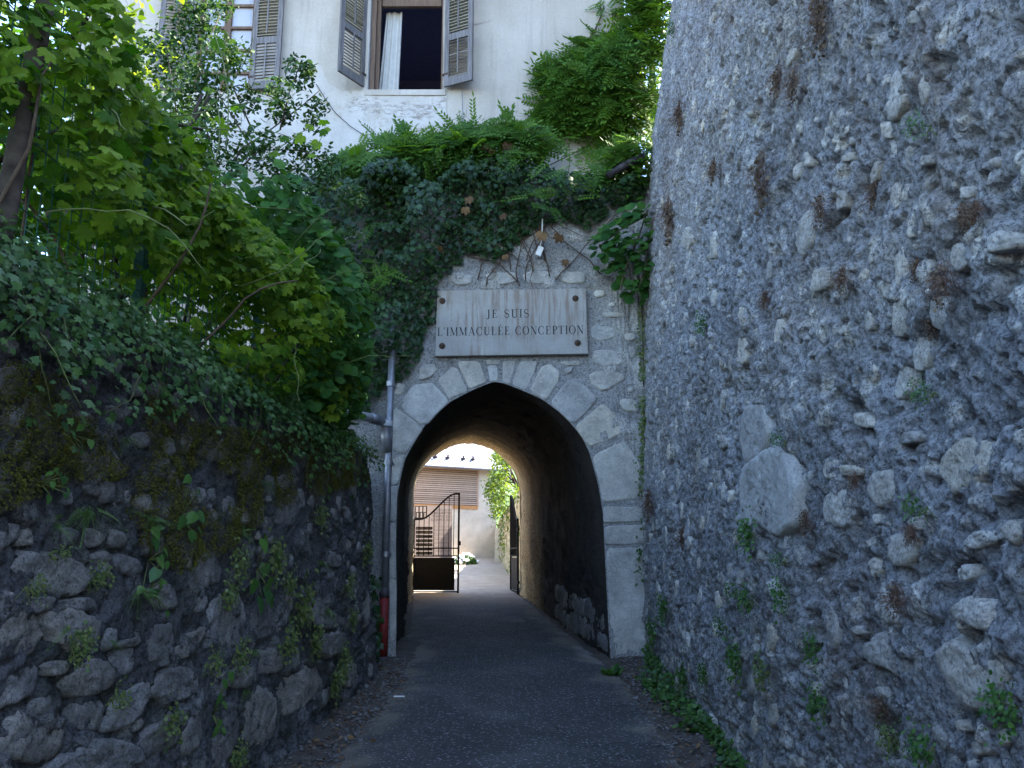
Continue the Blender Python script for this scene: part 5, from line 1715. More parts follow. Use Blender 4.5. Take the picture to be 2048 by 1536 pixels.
# ---------------------------------------------------------------- hazel bush in the right corner
hz = thing('hazel_bush', 'broad leaved hazel spray hanging over the corner right of the plaque', 'bush', tuple(at_y(1260, 500, YG - .4)))
HP = [(1178,500),(1185,470),(1225,440),(1280,410),(1300,450),(1306,560),(1290,600),(1255,598),(1240,575),(1215,540)]
q = poly_sample(HP, 190, YG - .4)
P = np.column_stack([q[:, 0], YG - .15 - .7 * rng.random(len(q)), q[:, 1]])
foliage(HAZEL, P, np.array([-.2, -.6, .8]) + rnd(len(P), .35), np.array([-.3, -.4, -.7]) + rnd(len(P), .5), rng.uniform(.09, .16, len(P)), M['hazel'], hz, n_obj=190)
stems('branch', [[at_y(1295, 420, 10.3), at_y(1275, 480, 10.1), at_y(1250, 540, 9.9), at_y(1240, 580, 9.8)], [at_y(1295, 430, 10.3), at_y(1240, 460, 10.1), at_y(1190, 500, 10.0)], [at_y(1298, 470, 10.2), at_y(1290, 540, 9.9), at_y(1270, 595, 9.8)]], .014, M['stem'], hz)

# ---------------------------------------------------------------- grapevine on the garden fence
fence = thing('garden_fence', 'green wire mesh fence half hidden by the grapevine on the garden wall', 'fence', (-2.0, 5, 2.6))
for y_ in (2.2, 4.2, 6.2, 8.4):
    b = MB(); b.bar((-1.98, y_, 2.55), (-1.98, y_, 4.05), .05, .05)
    part('post', b, M['green_metal'], fence)
b = MB()
for k_ in range(90):
    b.bar((-1.97, 1.4 + k_ * .08, 2.6), (-1.97, 1.4 + k_ * .08, 4.0), .004)
for k_ in range(10):
    b.bar((-1.965, 1.4, 2.65 + k_ * .15), (-1.965, 8.6, 2.65 + k_ * .15), .004)
part('wire_mesh', b, M['green_metal'], fence, kind='stuff')

vine = thing('grapevine', 'sprawling grapevine with pale lobed leaves over the garden fence', 'grapevine', (-2.0, 4.5, 2.6))
def vine_top(y):
    return np.interp(y, [1.2, 3.2, 4.6, 5.6, 6.6, 7.4], [5.3, 4.75, 4.15, 4.05, 4.1, 3.7])
def vine_front(y, z):
    t = np.clip((z - 2.6) / (vine_top(y) - 2.6), 0, 1)
    return -1.85 + (.30 + .35 * sstep(3, 6.5, y)) * np.sin(t * math.pi * .9) ** .8 - .55 * t ** 2
N1 = 15000
y_ = 1.5 + 5.8 * rng.random(N1) ** .85
z_ = 2.62 + (vine_top(y_) - 2.55) * rng.random(N1) ** .75
gate_ = fbm(y_ * 1.9, z_ * 1.9, 221, 3) - .16 * sstep(3.5, 2.9, z_) * sstep(6.0, 4.0, y_)
ok = gate_ > .45 + .07 * sstep(3.6, 2.8, y_)
y_, z_ = y_[ok], z_[ok]
dep = .95 * rng.random(len(y_)) ** 1.7
x_ = vine_front(y_, z_) - dep + .55 * (fbm(y_ * 2.2, z_ * 2.2, 222, 3) - .55)
P = np.column_stack([x_, y_, z_])
Nn = np.array([.6, -.5, .75]) + rnd(len(P), .5); Tt = np.array([.4, -.25, -.7]) + rnd(len(P), .5)
S = rng.uniform(.040, .088, len(P))
d2 = dep
o_i = np.argsort(d2 + .12 * rng.random(len(P)) + .04 * y_)
a_, b_ = o_i[:300], o_i[300:]
leaf_objects('leaf', GRAPE, P[a_], Nn[a_], Tt[a_], S[a_], M['grape'], vine)
leaf_mass('foliage', GRAPE, P[b_], Nn[b_], Tt[b_], S[b_], M['grape'], vine)
pl = []
for y0_ in np.linspace(1.7, 7.0, 15):
    pl.append(wander((-1.95, y0_, 2.55), (.1, rng.normal(0, .25), 1), 9, .11, .16, (.01, 0, .03)))
for p_ in pl:
    stems('cane', [p_], .010, M['stem'], vine, 6)
pl = []
for y0_ in np.linspace(1.8, 7.0, 26):
    z0_ = rng.uniform(2.9, vine_top(y0_) - .2)
    pl.append(wander((float(vine_front(np.array(y0_), np.array(z0_))) - .1, y0_, z0_), (.4, rng.normal(0, .5), .5), 9, .08, .25, (.02, 0, -.05)))
stems('tendril', pl, .0045, M['green_stem'], vine, 4)['kind'] = 'stuff'
# long free shoots standing against the plaster
sh, lp = [], []
for (xa_, ya_), (xb_, yb_), dd in (((452, 300), (425, 60), 4.6), ((520, 320), (640, 235), 5.2), ((430, 330), (415, 170), 4.4), ((600, 330), (650, 250), 6.0), ((380, 230), (560, 200), 4.2)):
    p0_, p1_ = at_y(xa_, ya_, dd), at_y(xb_, yb_, dd + .3)
    t = np.linspace(0, 1, 12)[:, None]
    c_ = p0_ * (1 - t) + p1_ * t + .05 * np.sin(t * 3.1) * np.array([1, 0, .5])
    sh.append(c_)
    for k_ in range(2, 12, 2):
        lp.append(c_[k_])
stems('shoot', sh, .005, M['green_stem'], vine, 4)
P = np.array(lp) + rnd(len(lp), .02)
leaf_mass('foliage', GRAPE, P, np.array([.4, -.7, .6]) + rnd(len(P), .4), np.array([0, -.2, -1]) + rnd(len(P), .5), rng.uniform(.05, .085, len(P)), M['grape'], vine)

# dead undergrowth and low leaves behind the fence so the hedge is dense and dark inside
und = thing('garden_hedge', 'dark dense hedge behind the wire fence on the garden terrace', 'hedge', (-3.2, 4.5, 2.6))
N1 = 8000
y_ = rng.uniform(.5, 9.8, N1); z_ = rng.uniform(2.5, 5.0, N1); x_ = -2.25 - 1.5 * rng.random(N1) - .25 * (z_ - 2.5) * 0
ok = (z_ < vine_top(y_) + .1) & (fbm(y_ * 1.5 + x_, z_ * 1.5, 231, 3) > .36)
P = np.column_stack([x_, y_, z_])[ok]
leaf_mass('foliage', OVATE, P, np.array([.4, -.4, .8]) + rnd(len(P), .5), np.array([.2, -.2, -.8]) + rnd(len(P), .6), rng.uniform(.07, .13, len(P)), M['hazel'], und)
stems('branch', [wander((rng.uniform(-3.4, -2.2), yy_, 2.4), (0, 0, 1), 16, .13, .14) for yy_ in np.linspace(1, 9.6, 40)], .02, M['bark'], und)

# ---------------------------------------------------------------- lime bush over the end of the garden wall
lb = thing('hazel_bush', 'leafy hazel bush spilling over the far end of the garden wall', 'bush', (-1.9, 8.2, 2.6))
N1 = 3600
y_ = 6.3 + 2.3 * rng.random(N1); z_ = 2.5 + 2.3 * rng.random(N1) ** .8
t = (z_ - 2.5) / 2.3
xf_ = -1.66 + (.50 - .28 * sstep(7.2, 8.6, y_)) * np.sin(np.clip(t, 0, 1) * math.pi) - .25 * t
dep = .8 * rng.random(N1) ** 1.5
ok = (fbm(y_ * 1.8, z_ * 1.8, 241, 3) > .37)
P = np.column_stack([xf_ - dep, y_, z_])[ok]; dep = dep[ok]
Nn = np.array([.35, -.5, .8]) + rnd(len(P), .45); Tt = np.array([.45, -.4, -.5]) + rnd(len(P), .5); S = rng.uniform(.06, .125, len(P))
o_i = np.argsort(dep)
leaf_objects('leaf', HAZEL, P[o_i[:260]], Nn[o_i[:260]], Tt[o_i[:260]], S[o_i[:260]], M['hazel'], lb)
leaf_mass('foliage', HAZEL, P[o_i[260:]], Nn[o_i[260:]], Tt[o_i[260:]], S[o_i[260:]], M['hazel'], lb)
stems('branch', [wander((-1.95, yy_, 2.5), (.12, rng.normal(0, .2), 1), 9, .12, .12) for yy_ in np.linspace(6.4, 9.0, 12)], .016, M['bark'], lb)

# ---------------------------------------------------------------- small-leaved shrub arching in front of the house
shb = thing('privet_shrub', 'arching small leaved dark shrub in front of the left house window', 'shrub', (-3.0, 8.0, 2.6))
CL = [(390,60,60),(440,95,45),(420,150,55),(380,190,60),(475,110,36),(430,235,60),(495,195,38),(560,185,40),(600,150,36),(632,212,30),(565,222,36),(625,245,24),(520,290,46),(600,305,40),(650,318,34),(672,338,22),(480,310,50),(380,280,70),(330,120,70),(330,230,60),(560,350,50),(640,355,40),(585,122,20),(615,130,18),(400,20,50),(440,10,36),(700,390,34),(420,340,60)]
Pp = []
for cx_2, cy_2, r_ in CL:
    Y_ = 8.0 + rng.uniform(-.3, .5)
    c_ = at_y(cx_2, cy_2, Y_); rw = r_ / FPX * 8.6
    n_ = int(250 * (r_ / 45.0) ** 1.7)
    v_ = rnd(n_); v_ /= np.linalg.norm(v_, axis=1, keepdims=True)
    Pp.append(c_ + v_ * rw * np.array([1, 1.1, .9]) * rng.random((n_, 1)) ** .45 * (0.7 + .6 * fbm(v_[:, 0] * 3 + cx_2, v_[:, 2] * 3, 251, 2))[:, None])
P = np.concatenate(Pp)
foliage(OVATE, P, np.array([0, -.4, .8]) + rnd(len(P), .6), np.array([.1, -.2, -.7]) + rnd(len(P), .7), rng.uniform(.045, .075, len(P)), M['shrub'], shb, n_obj=280)
br = [[(450,370),(480,300),(540,260),(600,215),(640,180)], [(430,330),(400,200),(410,100),(440,30)], [(470,345),(520,300),(600,300),(680,335)], [(440,180),(480,170),(560,200)], [(360,330),(350,200),(330,80)], [(560,260),(580,180),(600,130)], [(500,250),(455,150),(450,90)], [(520,330),(470,240),(430,180)]]
stems('branch', [[at_y(a_, b_, 8.1) for a_, b_ in l_] for l_ in br], .010, M['bark'], shb, 6)
stems('branch', [[(-3.0, 8.1, 2.4), at_y(450, 420, 8.1), at_y(450, 370, 8.1)], [(-3.3, 8.1, 2.4), at_y(400, 420, 8.1), at_y(430, 330, 8.1)], [(-3.6, 8.1, 2.4), at_y(360, 330, 8.1)]], .02, M['bark'], shb, 7)

# ---------------------------------------------------------------- trees
def tree(label, base, top, lean, r0, crown_c, crown_r, n, leaf, mat, group=None, size=(.07, .12), nobj=120, name='garden_tree'):
    t_ = thing(name, label, 'tree', tuple(base), group)
    tr = np.array(base) + (np.array(top) - np.array(base)) * np.linspace(0, 1, 12)[:, None] + np.array(lean) * np.sin(np.linspace(0, 3, 12))[:, None]
    b_ = MB(); b_.tube(tr, np.linspace(r0, r0 * .55, 12), 10)
    part('trunk', b_, M['bark'], t_, smooth=True)
    cc = np.array(crown_c); cr_ = np.array(crown_r)
    lim = []
    for k_ in range(14):
        d_ = rnd(1)[0]; d_ /= np.linalg.norm(d_)
        e_ = cc + d_ * cr_ * .85
        s_ = tr[rng.integers(7, 12)]
        m_ = (s_ + e_) / 2 + np.array([0, 0, .15])
        lim.append([s_, m_, e_])
    stems('limb', lim, r0 * .4, M['bark'], t_, 6)
    nc = 46
    cen_ = rnd(nc); cen_ /= np.linalg.norm(cen_, axis=1, keepdims=True)
    cen_ = cc + cen_ * cr_ * rng.random((nc, 1)) ** .4
    w_ = rng.integers(0, nc, n)
    P = cen_[w_] + rnd(n) * cr_ * .13
    foliage(leaf, P, np.array([0, -.2, .9]) + rnd(n, .5), np.array([0, 0, -.7]) + rnd(n, .6), rng.uniform(*size, n), mat, t_, n_obj=nobj)
    return t_
# the dark trunk at the left edge of the picture; its crown spreads over the garden wall
b0, b1 = at_y(12, 430, 2.9), at_y(104, -60, 2.9)
b0d = b0 + (b0 - b1) * .0
base_ = np.array([b0[0] - .02, 2.9, 2.55])
tree('dark slanting garden tree trunk at the left edge above the garden wall', base_, b1 + (b1 - b0) * .9, (0, 0, 0), .045, (-3.2, 4.6, 7.4), (1.7, 2.3, 1.3), 1500, OVATE, M['tree'], size=(.10, .16), nobj=60)
tree('bushy garden tree behind the grapevine in front of the house corner', (-5.4, 9.0, 2.5), (-5.3, 9.2, 5.6), (.1, 0, 0), .11, (-5.4, 9.4, 6.4), (1.6, 1.3, 2.3), 2600, OVATE, M['tree'], size=(.09, .15), nobj=60)
tree('sunlit tree beyond the house corner at the top of the right wall', (3.4, 16, 6.3), (3.3, 16.2, 9), (.1, 0, 0), .14, (3.0, 16.0, 10.4), (1.5, 1.8, 2.8), 3600, OVATE, M['tree'], size=(.10, .17), nobj=60)
tree('small sunlit tree leaning over the right side of the yard', (.9, 26.5, 2.6), (.0, 26.5, 3.9), (0, 0, 0), .07, (-.32, 26.5, 3.8), (.62, 1.4, 1.15), 3200, OVATE, M['tree'], size=(.07, .12), nobj=60)
tree('added leafy tree on the end of the right wall shading the gap beside the house', (3.6, 11.6, 6.5), (3.3, 11.6, 10.5), (.1, 0, 0), .12, (2.75, 11.5, 12.2), (1.25, 1.0, 2.1), 3400, OVATE, M['tree'], size=(.09, .15), nobj=60)  # crown added out of view to keep sun off the shrub
# low creepers on the yard wall, hydrangea in the yard
yc = thing('creeper', 'yellow green creeper hanging on the yard wall behind the open gate leaf', 'creeper', (.2, 24, 2.0))
y_ = rng.uniform(20.8, 32, 900); z_ = ground_z(y_) + .1 + rng.random(900) ** .5 * (3.55 - (y_ - 20) * .09 - ground_z(y_))
ok = fbm(y_ * 1.2, z_ * 1.8, 261, 3) > .47
y_, z_ = y_[ok], z_[ok]
P = np.column_stack([.30 - (y_ - 20) * .070 + .03 * z_ - .05 - .12 * rng.random(len(y_)), y_, z_])
foliage(OVATE, P, np.array([-1, -.3, .3]) + rnd(len(P), .4), np.array([0, 0, -1]) + rnd(len(P), .5), rng.uniform(.07, .13, len(P)), M['tree'], yc, n_obj=60)
hp = at_y(934, 1112, 29.2)
hy = thing('hydrangea', 'low white flowering hydrangea at the foot of the barn wall', 'flowering shrub', (hp[0], 29.2, float(ground_z(29.2))))
v_ = rnd(260); v_ /= np.linalg.norm(v_, axis=1, keepdims=True); v_[:, 2] = np.abs(v_[:, 2])
P = np.array([hp[0] - .1, 29.2, float(ground_z(29.2)) + .04]) + v_ * np.array([.45, .35, .28])
leaf_mass('foliage', HEART, P, v_ + rnd(260, .3), v_ * .3 + np.array([0, 0, -.6]) + rnd(260, .3), rng.uniform(.08, .14, 260), M['weed'], hy)
b = MB()
for k_ in range(26):
    d_ = rnd(1)[0]; d_ /= np.linalg.norm(d_); d_[2] = abs(d_[2]); d_[1] = -abs(d_[1])
    c_ = np.array([hp[0] - .1, 29.2, float(ground_z(29.2)) + .06]) + d_ * np.array([.48, .38, .30])
    r_ = rng.uniform(.04, .065)
    th = np.linspace(0, 2 * math.pi, 8, endpoint=False)
    V = [c_ + [0, 0, r_]]
    for el in (.7, 0, -.7):
        for a2 in th:
            V.append(c_ + r_ * np.array([math.cos(el) * math.cos(a2), math.cos(el) * math.sin(a2), math.sin(el)]) * (1 + .12 * math.cos(4 * a2)))
    T = [[0, 1 + i2, 1 + (i2 + 1) % 8] for i2 in range(8)]
    Qd = [[1 + r2 * 8 + i2, 1 + (r2 + 1) * 8 + i2, 1 + (r2 + 1) * 8 + (i2 + 1) % 8, 1 + r2 * 8 + (i2 + 1) % 8] for r2 in range(2) for i2 in range(8)]
    b.add(V, [T, Qd])
part('blossoms', b, M['petal'], hy, kind='stuff', smooth=True)

# ---------------------------------------------------------------- ivy draped over the top of the garden wall
iw = thing('ivy', 'small leaved ivy draped along the top of the low garden wall', 'ivy', (-1.8, 5, 2.6))
N1 = 8500
u_ = 1.5 * (8.9 / 1.5) ** rng.random(N1)
drop = .16 + .40 * (fbm(u_ * 1.6, u_ * 0, 271, 3) - .35) + .25 * sstep(.55, .7, fbm(u_ * 6, u_ * 0 + 3, 272, 2))
drop = drop * np.interp(u_, [1.5, 2.6, 6.5, 8, 9], [1.0, 1.1, .9, .6, .45])
w_ = rng.random(N1) ** 1.3 * (drop + .22) - .22
zz = L_TOP + .02 - np.maximum(w_, 0)
over = np.maximum(-w_, 0)
base_x = XL0(u_, np.minimum(zz, L_TOP)) + .04 + .12 * rng.random(N1) * (1 + 1.0 * sstep(.0, .25, np.maximum(w_, 0))) - over * 1.4
P = np.column_stack([base_x, u_, zz + .10 * rng.random(N1) * (over > 0) + .02])
Nn = np.where((over > 0)[:, None], np.array([.35, -.25, .9]), np.array([.75, -.35, .55])) + rnd(N1, .33)
Tt = np.array([.35, -.25, -.9]) + rnd(N1, .45)
S = rng.uniform(.024, .052, N1) * np.interp(u_, [1.5, 5, 9], [.85, 1.0, 1.05])
key = np.argsort(-(S / u_) * (over < .05) * (u_ > 2.05) - .003 * rng.random(N1))
leaf_objects('leaf', IVY, P[key[:300]] + [.05, 0, .0], Nn[key[:300]], Tt[key[:300]], S[key[:300]], M['ivy_light'], iw)
leaf_mass('foliage', IVY, P[key[300:]], Nn[key[300:]], Tt[key[300:]], S[key[300:]], M['ivy_light'], iw)
pl = []
for u0 in 2.0 * (8.6 / 2.0) ** rng.random(30):
    x0_ = float(XL0(u0, 2.5))
    pl.append(wander((x0_ + .10, u0, 2.6), (.05, rng.normal(.2, .3), -1), int(rng.integers(4, 10)), .07, .18, (-.004, 0, -.02)))
stems('trailing_stem', pl, .004, M['green_stem'], iw, 4)['kind'] = 'stuff'
# yellow ivy leaf runners that hang lower than the mat
lp = []
for p_ in pl:
    for k_ in range(3, len(p_)):
        lp.append(p_[k_])
P = np.array(lp) + rnd(len(lp), .025) + [.03, 0, 0]
leaf_mass('foliage', IVY, P, np.array([.9, -.4, .4]) + rnd(len(P), .35), np.array([.1, -.1, -1]) + rnd(len(P), .4), rng.uniform(.035, .06, len(P)), M['ivy_light'], iw)

# moss cushions on the upper half of the garden wall
MP = [(-40,720),(120,735),(250,760),(400,850),(700,880),(735,960),(560,1010),(440,1100),(350,1150),(285,1080),(250,960),(150,960),(-40,1030)]
mp = np.array([uvL(*p_) for p_ in MP])
N1 = 62000
lo, hi = mp.min(0), mp.max(0)
q = lo + (hi - lo) * rng.random((N1 * 3, 2))
q = q[in_poly(mp, q[:, 0], q[:, 1])]
q = q[(fbm(q[:, 0] * 2.6, q[:, 1] * 2.6, 281, 4) > .435)][:N1]
hh, _ = hL(q[:, 0], q[:, 1])
cush = fbm(q[:, 0] * 9, q[:, 1] * 9, 282, 3)
P = SL(q[:, 0], q[:, 1], hh + .02 + .055 * cush * rng.random(len(q)) ** .4)
ms_ = leaf_mass('moss', SIMPLE, P, np.array([.8, -.2, .5]) + rnd(len(P), .6), np.array([.6, -.1, -.2]) + rnd(len(P), .7), rng.uniform(.006, .017, len(P)), M['moss'], left_wall)

# hanging grass at the end of the wall
gr = thing('grass_tuft', 'shaggy grass tuft hanging over the end of the garden wall by the downpipe', 'grass tuft', (-1.6, 9.0, 2.65))
b = MB()
for k_ in range(240):
    p0_ = np.array([-1.75 + .32 * rng.random(), 8.3 + .95 * rng.random(), 2.60 + .1 * rng.random()])
    d_ = np.array([.5 + .3 * rng.random(), rng.normal(.1, .35), .5 * rng.random()])
    L_ = rng.uniform(.25, .55)
    pts = [p0_ + d_ * s_ * L_ + np.array([0, 0, -1.1]) * (s_ * L_) ** 2 * 1.6 for s_ in (0, .35, .7, 1.0)]
    w2 = np.array([0, .0035, 0])
    V = []
    for s_, p_ in zip((1, .9, .6, .1), pts):
        V += [p_ - w2 * s_, p_ + w2 * s_]
    b.add(V, [[[0, 1, 3, 2], [2, 3, 5, 4], [4, 5, 7, 6]]])
M['grass'] = leaf_mat('hanging_grass', (.05, .06, .018), (.11, .10, .035), .3)
part('blades', b, M['grass'], gr, kind='stuff')

# ---------------------------------------------------------------- plants growing out of the walls
def wall_frame(side, u, v):
    if side == 'L':
        p_ = SL(np.array([u]), np.array([v]), hL(np.array([u]), np.array([v]))[0])[0]
        return p_ + [.035, 0, 0], np.array([1.0, 0, 0])
    if side == 'R':
        p_ = SR(np.array([u]), np.array([v]), hR(np.array([u]), np.array([v]))[0])[0]
        return p_ + [-.03, 0, 0], np.array([-1.0, 0, 0])
    return np.array([u[0], u[1], u[2]]), np.array([0, -.2, 1.0])
def plant(kind, side, px_, py_, size_px, label, name, cat, group, mat=None):
    if side == 'G':
        g_ = at_ground(px_, py_); p_, nv_ = g_, np.array([0, -.15, 1.0])
    else:
        u_, v_ = (uvL if side == 'L' else uvR)(px_, py_)
        p_, nv_ = wall_frame(side, u_, v_)
    depth_ = p_[1] * math.cos(PITCH) + (p_[2] - CAMZ) * math.sin(PITCH)
    sz_ = 1.3 * size_px / FPX * depth_
    root = thing(name, label, cat, tuple(p_), group)
    side_dir = np.array([0, 1.0, 0]) if side != 'G' else np.array([1.0, 0, 0])
    if kind == 'fern':
        n_ = 13
        a_ = rng.uniform(-1.5, 1.5, n_)
        Tt = nv_ * .75 + np.sin(a_)[:, None] * side_dir + np.cos(a_)[:, None] * np.array([0, 0, .75]) - np.array([0, 0, .25]) + rnd(n_, .12)
        Nn = np.array([0, 0, .8]) + nv_ * .5 + rnd(n_, .25)
        leaf_objects('frond', FROND, p_ + rnd(n_, .008) + nv_ * .015, Nn, Tt, rng.uniform(.55, 1.0, n_) * sz_ * .62, M['fern'], root)
    elif kind == 'heart':
        n_ = 9
        off = np.column_stack([rng.normal(0, .2, n_), rng.normal(0, .35, n_), rng.normal(0, .45, n_)]) * sz_
        P = p_ + nv_ * (.04 + .03 * rng.random((n_, 1))) + off * (np.array([.3, 1, 1]) if side != 'G' else np.array([1, 1, .3]))
        leaf_objects('leaf', HEART, P, nv_ + np.array([0, -.3, .5]) + rnd(n_, .3), np.array([0, -.1, -1]) + rnd(n_, .4), rng.uniform(.22, .36, n_) * sz_, M['weed'], root)
        stems('stem', [[p_, P[k_] + (p_ - P[k_]) * .3, P[k_]] for k_ in range(n_)], .003, M['green_stem'], root, 4)
    elif kind == 'toadflax':
        n_ = 150
        off = rnd(n_, .24) * sz_
        P = p_ + nv_ * (.02 + .06 * rng.random((n_, 1))) + off * (np.array([.15, 1, 1.1]) if side != 'G' else np.array([1, 1, .15]))
        leaf_mass('leaves', ROUND, P, nv_ + np.array([0, -.3, .5]) + rnd(n_, .4), np.array([0, 0, -1]) + rnd(n_, .7), rng.uniform(.055, .125, n_) * sz_, mat or M['toadflax'], root)
        stems('stem', [wander(p_, nv_ * .3 + np.array([0, rng.normal(0, .6), -.7]), 5, sz_ * .14, .3) for _ in range(7)], .0022, M['green_stem'], root, 4)
    elif kind == 'dried':
        n_ = 90
        sz_ = sz_ * .72
        pl_ = []
        for _ in range(n_):
            s0_ = p_ + np.array([0, rng.normal(0, .13), rng.uniform(-.05, .5)]) * sz_ + nv_ * .01
            pl_.append(wander(s0_, nv_ * .35 + np.array([0, rng.normal(0, .45), -.9]), 6, sz_ * .11, .38, -nv_ * .05))
        stems('stems', pl_, .0010 * max(1, depth_ / 4), M['dried'], root, 3)
        n2_ = 110
        P = p_ + nv_ * .03 + np.column_stack([np.zeros(n2_), rng.normal(0, .16, n2_), rng.uniform(-.5, .35, n2_)]) * sz_
        leaf_mass('dead_leaves', ROUND, P, nv_ + rnd(n2_, .6), rnd(n2_, 1), rng.uniform(.04, .085, n2_) * sz_, M['dried_leaf'], root)
    elif kind == 'weed':
        n_ = 24
        a_ = rng.uniform(0, 2 * math.pi, n_)
        up_ = rng.uniform(.35, 1.1, n_)
        Tt = np.column_stack([np.cos(a_), np.sin(a_), up_])
        Nn = np.column_stack([-np.cos(a_) * up_, -np.sin(a_) * up_, np.ones(n_)]) + rnd(n_, .12)
        leaf_objects('leaf', OVATE, p_ + rnd(n_, .01), Nn, Tt, rng.uniform(.2, .5, n_) * sz_, M['weed'], root)
    return root
G_f, G_t, G_h = 'ferns growing from the garden wall', 'toadflax cushions on the garden wall', 'creeping weeds on the garden wall'
for px_p, py_p, s_p, lab in (
 (91, 1044, 70, 'fern left of the largest fern, below the moss near the left picture edge'), (178, 1020, 120, 'largest fern, spreading below the moss bank on the garden wall'),
 (290, 1036, 75, 'feathery fern just right of the largest fern on the garden wall'), (267, 1185, 95, 'dense drooping fern below the trailing heart leaves'),
 (118, 1262, 80, 'fern mixed with yellowing toadflax low on the garden wall'), (200, 1282, 42, 'tiny fern between two stones, right of the yellowing clump'),
 (465, 1063, 48, 'small fern on the bare stones above the big heart leaved weed'), (625, 1124, 44, 'small fern high on the far dark part of the garden wall'),
 (480, 1305, 46, 'small bright fern under the big squarish stone'), (465, 1380, 44, 'small fern near the wall foot in the middle of the garden wall'),
 (518, 962, 62, 'fern in the moss under the ivy tip'), (236, 878, 60, 'fern sprouting high in the moss below the ivy'), (640, 1215, 52, 'fern in the green ledge of the far wall stones')):
    plant('fern', 'L', px_p, py_p, s_p * 1.15, lab, 'fern', 'fern', G_f)
for px_p, py_p, s_p, lab in (
 (30, 1173, 40, 'toadflax cushion at the left picture edge beside the big pale stone'), (183, 1150, 46, 'yellowish toadflax on the right end of the big pale stone'), (91, 1105, 30, 'small toadflax sprig above the big pale stone'),
 (453, 1120, 60, 'toadflax cushion left of the big heart leaved weed'), (533, 1112, 62, 'toadflax cushion right of the big heart leaved weed'), (430, 1187, 50, 'toadflax cushion hanging under the heart leaved weed'),
 (602, 1208, 80, 'broad toadflax cushion on the ledge of the far wall stones'), (556, 1284, 58, 'yellow green toadflax above the small blocky stone'), (620, 1280, 50, 'yellow toadflax right of the small blocky stone'),
 (442, 1309, 48, 'toadflax under the big squarish stone'), (394, 1326, 40, 'toadflax left of the small bright fern'), (210, 1396, 40, 'toadflax between two lower stones at the left'),
 (312, 1440, 56, 'straggling yellowish toadflax above the pale lower stone'), (625, 1029, 44, 'toadflax in the dark upper part of the far wall'), (722, 1100, 40, 'toadflax at the end of the garden wall near the downpipe'),
 (678, 1168, 36, 'small toadflax sprig near the end of the garden wall'), (695, 1236, 36, 'toadflax beside the narrow upright stone'), (667, 1320, 52, 'toadflax low on the far end of the garden wall'),
 (655, 1366, 50, 'toadflax at the foot of the far wall end'), (453, 1509, 46, 'toadflax at the wall foot at the bottom of the picture'), (565, 1165, 44, 'toadflax trailing on the dark middle of the wall'), (118, 1290, 60, 'yellow toadflax hanging under the lower fern')):
    plant('toadflax', 'L', px_p, py_p, s_p, lab, 'toadflax', 'wall plant', G_t)
for px_p, py_p, s_p, lab in (
 (507, 1140, 80, 'biggest heart leaved weed on the middle of the garden wall'), (303, 1120, 66, 'trailing heart leaves above the dense drooping fern'), (345, 1030, 64, 'dark heart leaved weed at the lower edge of the moss'),
 (400, 1430, 50, 'bright green weed among the lower stones'), (130, 870, 46, 'pale leaved weed in the moss below the ivy'), (68, 965, 44, 'broad pale leaf pair at the left in the moss'), (300, 1180, 50, 'heart leaves hanging beside the dense drooping fern')):
    plant('heart', 'L', px_p, py_p, s_p, lab, 'creeping_weed', 'weed', G_h)
G_d, G_g = 'dried plants hanging on the right wall', 'green tufts on the right wall'
for px_p, py_p, s_p, lab in (
 (1645, 60, 130, 'long brown dried strands at the top of the right wall'), (1640, 10, 90, 'dried strands cut by the top edge of the picture'), (1550, 165, 80, 'left of two dried plants below the long brown strands'), (1597, 170, 90, 'right of two dried plants below the long brown strands'),
 (1535, 360, 150, 'largest reddish dried plant in the middle of the right wall'), (1650, 420, 85, 'dried plant beside the pale angular stone'), (1720, 390, 70, 'small dried plant up and right of the pale angular stone'),
 (1342, 440, 110, 'dried strands near the far edge of the right wall'), (1440, 340, 60, 'dried tuft between the wall edge and the largest dried plant'), (1700, 560, 70, 'dried plant under the pale angular stone'),
 (1835, 540, 56, 'dried tuft left of the big brown cushion'), (1930, 570, 110, 'big brown dried cushion near the right picture edge'), (1847, 655, 56, 'dried rosette below the big brown cushion'), (1950, 430, 80, 'dried plant left of the jutting stone'),
 (1530, 600, 44, 'small dried plant on the bare middle of the right wall'), (1370, 235, 80, 'dried streak high near the wall edge'), (1990, 425, 56, 'dried tuft touching the jutting stone'),
 (1620, 1045, 60, 'dried plant on the right edge of the great pale slab'), (1717, 962, 40, 'dried tuft right of the pale upright stone'), (1840, 1070, 50, 'dried plant in the crack under a long stone'), (1827, 1200, 80, 'dark dried tuft in the hollow above the large lower stone'),
 (1740, 1425, 80, 'dried tuft in the hollow near the bottom of the right wall'), (1312, 1010, 70, 'dried plant near the gateway corner'), (1360, 1075, 50, 'yellowish dried tuft on the far part of the right wall')):
    plant('dried', 'R', px_p, py_p, s_p, lab, 'dried_plant', 'dried plant', G_d)
